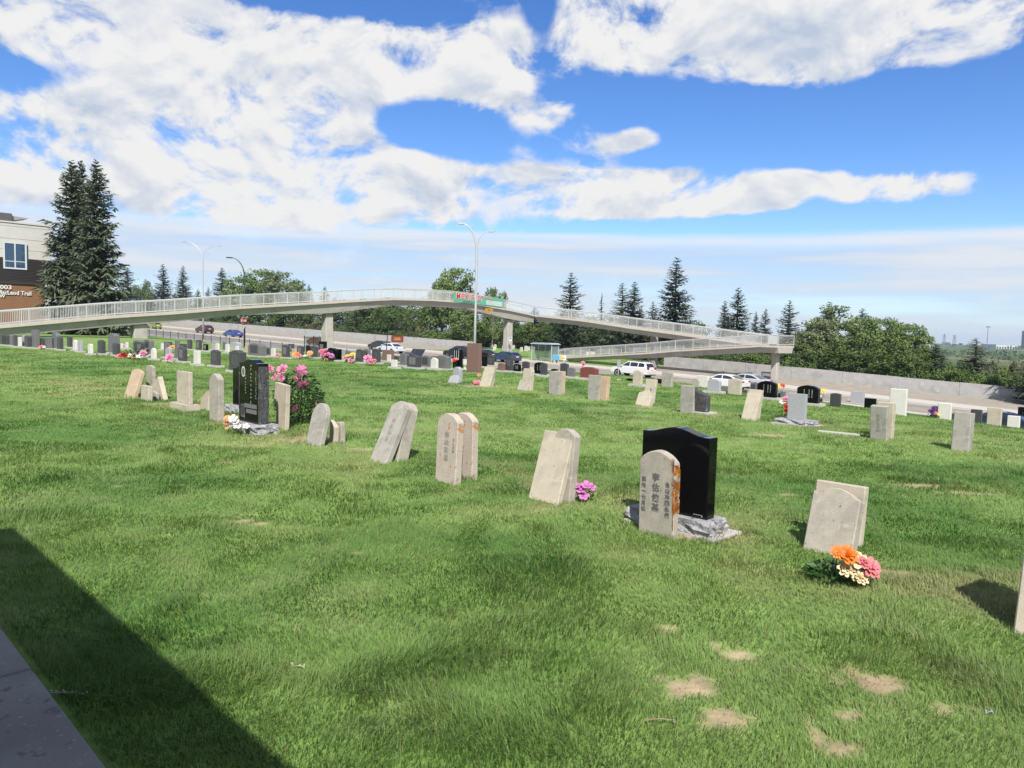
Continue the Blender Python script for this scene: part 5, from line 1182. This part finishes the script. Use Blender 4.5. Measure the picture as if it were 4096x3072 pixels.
STR = trunk_mesh(.020, 1, BARK)
LFY = []
for sd_, cl, pr_, mm, sh, lf, rd in ((21, 70, 85, LV1, 'round', .018, .11), (22, 64, 90, LV2, 'round', .018, .12), (23, 60, 80, LV3, 'tall', .017, .10), (24, 66, 85, LV5, 'round', .018, .12), (25, 60, 80, LV1, 'tall', .017, .10)):
    me, C = leafy_mesh(sd_, cl, pr_, mm, sh, lf, rd); fk = (0, 0, .30)
    LFY.append((me, trunk_mesh(.022, .55, PALEB, [((0, 0, .12 + .25 * random.random()), tuple(C[i]), .008) for i in range(0, len(C), 5)])))
BSH = []
for sd_, mm in ((31, LV2), (32, LV4), (33, LV5)):
    me, C = leafy_mesh(sd_, 42, 80, mm, 'bush', .040, .24, .02); BSH.append((me, trunk_mesh(.03, .6, BARK, [((0, 0, .05), tuple(C[i]), .012) for i in range(0, 42, 6)])))
def tree(kind, idx, px, ytop, n=None, depth=None, wpx=None, label='', group=None, rot=None, sink=.3, xyz=None):
    crown, trunk, nm, cat = {'spruce': (SPR, STR, 'spruce_tree', 'tree'), 'big': (BIG, STR, 'spruce_tree', 'tree'), 'leafy': (None, None, 'leafy_tree', 'tree'), 'bush': (None, None, 'shrub', 'shrub')}[kind]
    if kind in ('spruce', 'big'): cm, tm = crown[idx], trunk
    else: cm, tm = (LFY if kind == 'leafy' else BSH)[idx]
    if n is not None: p = atn(px, ytop, n)
    else: r = rat(px, ytop); p = Vector((r * depth, depth, zt(r * depth, depth)))
    H = P(px, ytop, p.y).z - p.z + sink
    if kind == 'leafy': H *= 1.045
    wid = {'spruce': .42, 'big': .42, 'leafy': .78, 'bush': 1.5}[kind] * (1 if idx != 2 or kind != 'leafy' else .7)
    if kind == 'spruce' and idx == 3: wid = .25
    sx = (wpx * (1.3 if kind == 'spruce' else 1) / FPX * p.y) / wid if wpx else H
    root = empty(nm, (p.x, p.y, p.z - sink), (0, 0, rot if rot is not None else random.random() * 6.28)); root.scale = (sx, sx, H); tag(root, label, cat, group)
    link('trunk', tm, root); link('crown', cm, root); return root
def where(px):
    for lim, w in ((560, 'beside the tall trio'), (760, 'left of the tall lamp behind the ramp'), (930, 'between the two lamps behind the ramp'), (1130, 'just past the stop sign lamp'), (1330, 'left of the kerbside bridge pier'), (1500, 'right of the kerbside bridge pier'), (1720, 'below the middle of the bridge span'), (1905, 'behind the banner'), (2030, 'behind the amber plate'), (2130, 'behind the far bridge pier'), (2300, 'behind the far bus shelter'), (2480, 'above the foot of the lower ramp'), (2650, 'above the white sport utility vehicle'), (2850, 'above the start of the grey wall'), (3050, 'behind the crossing ramps'), (3220, 'behind the ramp landing'), (3420, 'just past the ramp landing'), (3620, 'in the thick grove past the ramp'), (3800, 'at the end of the grove'), (5000, 'before the far plain')):
        if px < lim: return w
TONE = {'spruce': ('olive', 'dark', 'bluish', 'narrow ragged'), 'leafy': ('bright green', 'mid green', 'grey green', 'dark green', 'slim bright green'), 'bush': ('mid green', 'olive brown', 'dark green')}
# the tall group at the left
tree('big', 0, 285, 642, depth=79, wpx=250, label='tall blue green spruce, left of the trio by the office block', rot=1.0)
tree('big', 1, 323, 640, depth=82, wpx=170, label='slim middle spruce of the trio by the office block', rot=2.0)
tree('big', 0, 385, 640, depth=77, wpx=230, label='tall dark spruce, right of the trio by the office block', rot=3.3)
g1 = 'spruces rising beyond the left half of the footbridge'
for px, yt, w, n, i in ((510, 1072, 95, 100, 1), (582, 1117, 70, 108, 0), (652, 1056, 82, 104, 1), (732, 1063, 72, 106, 1), (700, 1170, 60, 112, 0), (792, 1155, 45, 118, 0), (832, 1148, 55, 112, 2), (888, 1071, 88, 102, 0), (1236, 1138, 60, 118, 0), (1300, 1146, 70, 114, 1), (1340, 1190, 80, 104, 2), (1425, 1240, 80, 96, 2), (1530, 1210, 90, 102, 1)):
    tree('spruce', i, px, yt, n=n, wpx=w, label=f'{TONE["spruce"][i]} pointed spruce {where(px)}', group=g1)
g2 = 'spruces rising beyond the right ramp'
for px, yt, w, n, i in ((1880, 1150, 90, 100, 1), (1950, 1150, 60, 106, 0), (2285, 1090, 118, 104, 1), (2408, 1172, 42, 104, 3), (2492, 1132, 120, 106, 2), (2539, 1127, 110, 104, 0), (2613, 1206, 75, 108, 1), (2560, 1230, 120, 112, 1), (2900, 1203, 75, 108, 0), (2955, 1150, 118, 106, 1), (3025, 1246, 52, 112, 0), (3064, 1234, 68, 110, 1), (3160, 1201, 98, 106, 1), (3319, 1207, 120, 112, 0), (3451, 1233, 110, 114, 0), (2140, 1230, 100, 112, 1), (2060, 1260, 100, 120, 0)):
    tree('spruce', i, px, yt, n=n, wpx=w, label=f'{TONE["spruce"][i]} spruce tree {where(px)}', group=g2)
tree('spruce', 1, 2708, 1029, n=102, wpx=150, label='tallest broad spruce beyond the switchback ramp')
tree('spruce', 0, 3745, 1374, n=97, wpx=120, label='small brown-tipped spruce at the end of the leafy trees')
tree('spruce', 2, 3907, 1353, n=98, wpx=150, label='small thin spruce standing alone before the far plain')
tree('spruce', 0, 4225, 1190, n=88.3, wpx=180, label='dark spruce reaching in at the right picture edge beyond the wall')
g3 = 'leafy trees beyond the road wall'
for px, yt, w, n, i in ((960, 1110, 190, 100, 0), (1040, 1082, 200, 106, 0), (1120, 1092, 190, 104, 2), (1195, 1118, 160, 110, 4), (1000, 1180, 190, 96, 1), (1180, 1200, 190, 97, 3), (900, 1190, 150, 100, 1), (1390, 1205, 200, 108, 2), (1470, 1200, 200, 104, 1), (1545, 1198, 200, 106, 2), (1620, 1198, 210, 104, 3), (1700, 1205, 190, 98, 1), (1560, 1225, 170, 97, 3),
   (1775, 1120, 170, 98, 0), (1830, 1075, 210, 100, 0), (1870, 1230, 150, 94, 0), (1975, 1150, 130, 104, 4), (2010, 1165, 90, 108, 4), (1900, 1270, 170, 96, 1), (2200, 1270, 190, 118, 2), (2240, 1260, 150, 112, 3), (2360, 1270, 170, 114, 2), (2450, 1260, 160, 110, 3), (2150, 1285, 160, 110, 1), (2640, 1290, 170, 108, 3), (2760, 1280, 180, 110, 3),
   (575, 1130, 110, 104, 1), (780, 1200, 170, 104, 1), (720, 1220, 150, 100, 3), (2060, 1290, 140, 112, 3)):
    tree('leafy', i, px, yt, n=n, wpx=w, label=f'{TONE["leafy"][i]} leafy tree {where(px)}', group=g3)
g4 = 'leafy trees at the right end of the ramp'
for px, yt, w, n, i in ((3270, 1290, 200, 98, 2), (3345, 1230, 210, 102, 2), (3440, 1270, 200, 97, 0), (3530, 1276, 190, 100, 0), (3590, 1300, 190, 104, 2), (3640, 1300, 190, 98, 0), (3560, 1360, 210, 95, 1), (3400, 1370, 220, 95, 3), (3230, 1360, 200, 96, 0), (3680, 1400, 160, 96, 1), (3480, 1400, 200, 94, 3)):
    tree('leafy', i, px, yt, n=n, wpx=w, label=f'{TONE["leafy"][i]} leafy tree {where(px)}', group=g4)
g5 = 'shrubs behind the road wall'
rr = random.Random(5)
for k in range(46):
    px = 560 + k * 29 + rr.uniform(-12, 12)
    if 1880 < px: break
    bi = rr.choice((0, 0, 2, 1)); tree('bush', bi, px, interp([(500, 1275), (1200, 1290), (1900, 1325)], px) + rr.uniform(-22, 14), n=93.5 + rr.random() * 3, wpx=rr.uniform(90, 140), label=f'{TONE["bush"][bi]} shrub behind the long pale wall, {where(px)}', group=g5)
for k in range(44):
    px = 2650 + k * 36 + rr.uniform(-14, 14)
    bi = rr.choice((0, 2, 0, 1, 2)); tree('bush', bi, px, interp([(2650, 1395), (3200, 1420), (3600, 1440), (4200, 1500)], px) + rr.uniform(-20, 20), n=93.5 + rr.random() * 4, wpx=rr.uniform(110, 170), label=f'{TONE["bush"][bi]} shrub behind the grey wall, {where(px)}', group='shrubs behind the grey wall')
for k in range(24):
    px = 3650 + k * 26 + rr.uniform(-10, 10)
    tree('bush', rr.choice((0, 1, 0)), px, 1440 + rr.uniform(-20, 30) + (px - 3650) * .04, n=rr.uniform(100, 135), wpx=rr.uniform(70, 120), label='low shrub on the slope below the far plain', group='shrubs on the far slope')
for k in range(26):
    px = 1960 + k * 30 + rr.uniform(-12, 12)
    tree('bush', rr.choice((2, 0, 1)), px, 1300 + rr.uniform(-25, 20), n=rr.uniform(122, 135), wpx=rr.uniform(120, 180), label='background shrub across the road between the two walls', group='shrubs between the walls')
# stones of the burial ground across the road
sm = MB().prism([(-.28, -.1), (.28, -.1), (.28, .7), (.14, .8), (-.14, .8), (-.28, .7)], 0, .16).mesh('small_headstone')
for k in range(30):
    n = rr.uniform(93, 118); px = rr.uniform(1960, 2140) if k < 18 else rr.uniform(2330, 2560); p = atn(px, 1420, n)
    o = link('headstone', sm if k % 3 else sm.copy(), None, WHITE); o.location = p; o.rotation_euler = (0, 0, GROT + rr.uniform(-.2, .2)); s = rr.uniform(.7, 1.2); o.scale = (s, s, s)
    tag(o, 'small white headstone in the burial ground across the road', 'headstone', 'white headstones across the road')

# ------------------------------------------------------------------ far plain: buildings, masts, distant woods
def far_box(name, label, cat, px0, px1, yt, yb, depth, m, dpt=30, wins=None, group=None):
    a, b = P(px0, yb, depth), P(px1, yb, depth); zt_ = P(px0, yt, depth).z; zb = min(a.z, zt(a.x, a.y)) - 2
    root = empty(name, (a.x, depth, zb)); tag(root, label, cat, group)
    MB().box(0, b.x - a.x, 0, dpt, 0, zt_ - zb).build('wall', m, root); MB().box(-.3, b.x - a.x + .3, -.3, dpt + .3, zt_ - zb + .01, zt_ - zb + .6).build('roof', CONC, root)
    if wins:
        W_ = b.x - a.x; cols, rows_, wm = wins; Hh = zt_ - zb
        for j in range(rows_):
            mb = MB()
            for i in range(cols): x0 = W_ * (i + .2) / cols; mb.box(x0, x0 + W_ * .6 / cols, -.25, -.05, Hh * (.25 + .7 * j / rows_), Hh * (.25 + .7 * (j + .6) / rows_))
            mb.build('window_row', wm, root)
    return root
far_box('office_tower', 'blue glass tower on the skyline at the right picture edge', 'building', 4098, 4150, 1324, 1392, 1400, mat('blue_glass', (.10, .16, .32), .2), 10, (6, 9, GLASSC))
far_box('warehouse', 'long white warehouse on the far plain', 'building', 3984, 4070, 1379, 1393, 1300, mat('warehouse_white', (.62, .63, .64), .7), 40, (8, 1, DARK))
far_box('warehouse', 'small white shed on the far plain', 'building', 3704, 3730, 1372, 1381, 1100, mat('warehouse_white', (.62, .63, .64), .7), 25, (3, 1, DARK))
far_box('brick_block', 'distant red brick block seen right of the ramp end', 'building', 3176, 3210, 1334, 1347, 1300, mat('far_brick', (.28, .10, .08), .9), 30, (6, 2, DARK))
for k, (a, b, t) in enumerate(((3850, 3890, 1374), (3900, 3935, 1376), (3800, 3835, 1371), (3640, 3660, 1366))): far_box('warehouse', 'low pale industrial building on the far plain', 'building', a, b, t, t + 8, 1700, mat('warehouse_pale', (.48, .50, .52), .7), 30, (5, 1, DARK), 'industrial buildings on the far plain')
STEEL = mat('mast_steel', (.20, .22, .26), .6)
for k, (px, yt) in enumerate(((3776, 1336), (3817, 1340))):
    d = 1500; p = P(px, 1372, d); p.z = zt(p.x, p.y); h = P(px, yt, d).z - p.z; root = empty('pylon', p); tag(root, 'distant lattice power pylon on the skyline', 'pylon', 'power pylons'); mb = MB()
    for sx in (-1, 1):
        for sy in (-1, 1): mb.tube([(sx * 3, sy * 3, -1), (sx * .5, sy * .5, h)], .35, 4)
    for z in range(8): w = 3 - 2.5 * z / 8; mb.tube([(-w, -w, h * z / 8), (w, -w, h * (z + 1) / 8)], .22, 4)
    mb.build('lattice', STEEL, root)
    for q in (.7, .82, .94): MB().tube([(-5, 0, h * q), (5, 0, h * q)], .3, 4).build('cross_arm', STEEL, root)
d = 700; p = P(3948, 1378, d); p.z = zt(p.x, p.y); root = empty('light_mast', p); tag(root, 'thin distant light mast on the far plain', 'mast'); h = P(3948, 1310, d).z - p.z
MB().tube([(0, 0, -1), (0, 0, h)], [.45, .25], 6).build('pole', STEEL, root); MB().box(-1.6, 1.6, -.5, .5, h, h + 1.2).build('lamp_rack', STEEL, root)
# distant woods as one mass of leaf clumps
def far_woods():
    g = np.random.default_rng(9); V = []
    for k in range(2600):
        r = g.uniform(420, 1900); a = g.uniform(-.2, 1.05); x, y = r * math.sin(a), r * math.cos(a)
        if fbm(np.array([x * .004]), np.array([y * .004]), 3, 60)[0] < .50: continue
        z = zt(x, y); h = g.uniform(2.5, 7); w = g.uniform(4, 12)
        for j in range(16):
            c = np.array([x + g.normal() * w * .5, y + g.normal() * w * .5, z + h * g.random()]); s = g.uniform(.9, 2.2); u = g.normal(size=3); u /= np.linalg.norm(u); t = np.cross(u, g.normal(size=3)); t /= np.linalg.norm(t)
            V += [c - u * s, c - t * s * .8, c + u * s, c + t * s * .8]
    tag(link('distant_woods', quads_mesh('distant_woods', np.array(V), LV5)), 'hazy belt of distant woods and hedges on the far plain', 'woods', kind='stuff')
far_woods()
VANM = mat('paint_pale', (.7, .7, .7), .4)
cm = MB().box(-2.2, 2.2, -.9, .9, .35, .95).prism([(-1.7, .95), (1.2, .95), (.6, 1.45), (-1.3, 1.45)], -.8, .8).mesh('car_body', bevel=.08)
for k in range(16):
    px = rr.uniform(3800, 3890) if k < 9 else rr.uniform(3955, 4040); d = rr.uniform(300, 360); x = rat(px, 1440) * d
    o = link('car', cm, None, VANM); o.location = (x, d, zt(x, d)); o.rotation_euler = (0, 0, rr.uniform(-.3, .3)); tag(o, 'pale car parked far off below the plain', 'car', 'far parked cars')

# ------------------------------------------------------------------ grass blades of the lawn (nobody could count them)
GRASS_DENS = 1.0
def build_grass():
    g = np.random.default_rng(5); VX = []; FX = []; CO = []; base = 0
    bands = [(1.3, 3.6, 10500, .042, .0017, 3), (3.6, 6.0, 6200, .040, .0022, 3), (6.0, 9.5, 2900, .038, .0032, 3), (9.5, 15, 1300, .036, .0052, 2), (15, 24, 480, .036, .0090, 2), (24, 38, 160, .036, .016, 2)]
    for (y0, y1, dens, hgt, wid, seg) in bands:
        xm = .74 * y1 + 2.2; n = int(dens * GRASS_DENS * (2 * xm) * (y1 - y0)); x = g.uniform(-xm, xm, n); y = g.uniform(y0, y1, n)
        k = np.abs(x) < .74 * y + 2.2; x, y = x[k], y[k]
        gn = GN[0] * x + GN[1] * y; k = gn > .83; x, y = x[k], y[k]
        b = bare(x, y); clump = fbm(x * 3.1, y * 3.1, 3, 71)
        k = g.random(len(x)) > b * .86; x, y, clump, b = x[k], y[k], clump[k], b[k]; n = len(x)
        col = gcol(x, y) * (g.uniform(.84, 1.2, n) * (.72 + .56 * clump))[:, None]; dead = g.random(n) < .025 + .3 * b; col[dead] = np.array([.22, .185, .09]) * g.uniform(.7, 1.2, dead.sum())[:, None]
        tuft = np.clip((fbm(x * 2.2 + 3, y * 2.2 + 1, 3, 52) - .60) / .12, 0, 1); h = hgt * (.5 + .8 * clump + .8 * tuft) * g.uniform(.65, 1.25, n) * (1 - .55 * b); az = fbm(x * 1.1 + 7, y * 1.1, 2, 33) * 14 + g.normal(0, .9, n); lean = np.abs(g.normal(0, .55, n)) + .12 + .3 * (fbm(x * 1.3, y * 1.3, 2, 90) - .3)
        lx, ly = np.cos(az) * lean, np.sin(az) * lean; wa = az + np.pi / 2 + g.normal(0, .5, n); wx, wy = np.cos(wa) * wid * g.uniform(.6, 1.3, n), np.sin(wa) * wid * g.uniform(.6, 1.3, n)
        z = terrain(x, y) - .004
        if seg == 3:
            p = np.empty((n, 5, 3)); mx, my, mz = x + lx * h * .35, y + ly * h * .35, z + h * .62
            p[:, 0] = np.stack([x - wx, y - wy, z], 1); p[:, 1] = np.stack([x + wx, y + wy, z], 1); p[:, 2] = np.stack([mx + wx * .8, my + wy * .8, mz], 1); p[:, 3] = np.stack([mx - wx * .8, my - wy * .8, mz], 1)
            p[:, 4] = np.stack([x + lx * h, y + ly * h, z + h * np.clip(1.05 - .25 * lean, .35, 1.1)], 1)
            i = base + np.arange(n)[:, None] * 5; f = np.concatenate([i + np.array([0, 1, 2]), i + np.array([0, 2, 3]), i + np.array([3, 2, 4])], 0); base += n * 5; m = 5
        else:
            p = np.empty((n, 3, 3)); p[:, 0] = np.stack([x - wx, y - wy, z], 1); p[:, 1] = np.stack([x + wx, y + wy, z], 1); p[:, 2] = np.stack([x + lx * h, y + ly * h, z + h], 1)
            i = base + np.arange(n)[:, None] * 3; f = i + np.array([0, 1, 2]); base += n * 3; m = 3
        VX.append(p.reshape(-1, 3)); FX.append(f); CO.append(np.repeat(col, m, 0))
    v = np.concatenate(VX); f = np.concatenate(FX); c = np.ones((len(v), 4), np.float32); c[:, :3] = np.concatenate(CO)
    me = bpy.data.meshes.new('lawn_grass'); me.vertices.add(len(v)); me.vertices.foreach_set('co', v.astype(np.float32).ravel()); me.loops.add(f.size); me.loops.foreach_set('vertex_index', f.ravel().astype(np.int32))
    me.polygons.add(len(f)); me.polygons.foreach_set('loop_start', np.arange(0, f.size, 3, dtype=np.int32)); me.update()
    at = me.color_attributes.new('blade', 'FLOAT_COLOR', 'POINT'); at.data.foreach_set('color', c.ravel())
    m = bpy.data.materials.new('grass_blade'); m.use_nodes = True; N = m.node_tree.nodes; L = m.node_tree.links; b = N['Principled BSDF']; b.inputs['Roughness'].default_value = .55; b.inputs['Specular IOR Level'].default_value = .3
    a = N.new('ShaderNodeAttribute'); a.attribute_name = 'blade'; L.new(a.outputs['Color'], b.inputs['Base Color'])
    tr = N.new('ShaderNodeBsdfTranslucent'); L.new(a.outputs['Color'], tr.inputs['Color']); ms = N.new('ShaderNodeMixShader'); ms.inputs[0].default_value = .35
    L.new(b.outputs[0], ms.inputs[1]); L.new(tr.outputs[0], ms.inputs[2]); L.new(ms.outputs[0], N['Material Output'].inputs[0])
    tag(link('lawn_grass', me, None, m), 'short mown green grass covering the cemetery lawn', 'grass', kind='stuff'); print('GRASS TRIS', len(f))
build_grass()

# ------------------------------------------------------------------ air
def haze():
    o = MB().box(-3150, 3150, -55, 4150, -15, 45).build('haze', None); tag(o, 'thin even summer haze over the plain', 'haze', kind='stuff')
    m = bpy.data.materials.new('haze_air'); m.use_nodes = True; N = m.node_tree.nodes; N.clear(); v = N.new('ShaderNodeVolumePrincipled'); v.inputs['Color'].default_value = (.62, .78, 1, 1); v.inputs['Density'].default_value = .00016; v.inputs['Anisotropy'].default_value = .2
    q = N.new('ShaderNodeOutputMaterial'); m.node_tree.links.new(v.outputs[0], q.inputs['Volume']); o.data.materials.append(m)
haze()
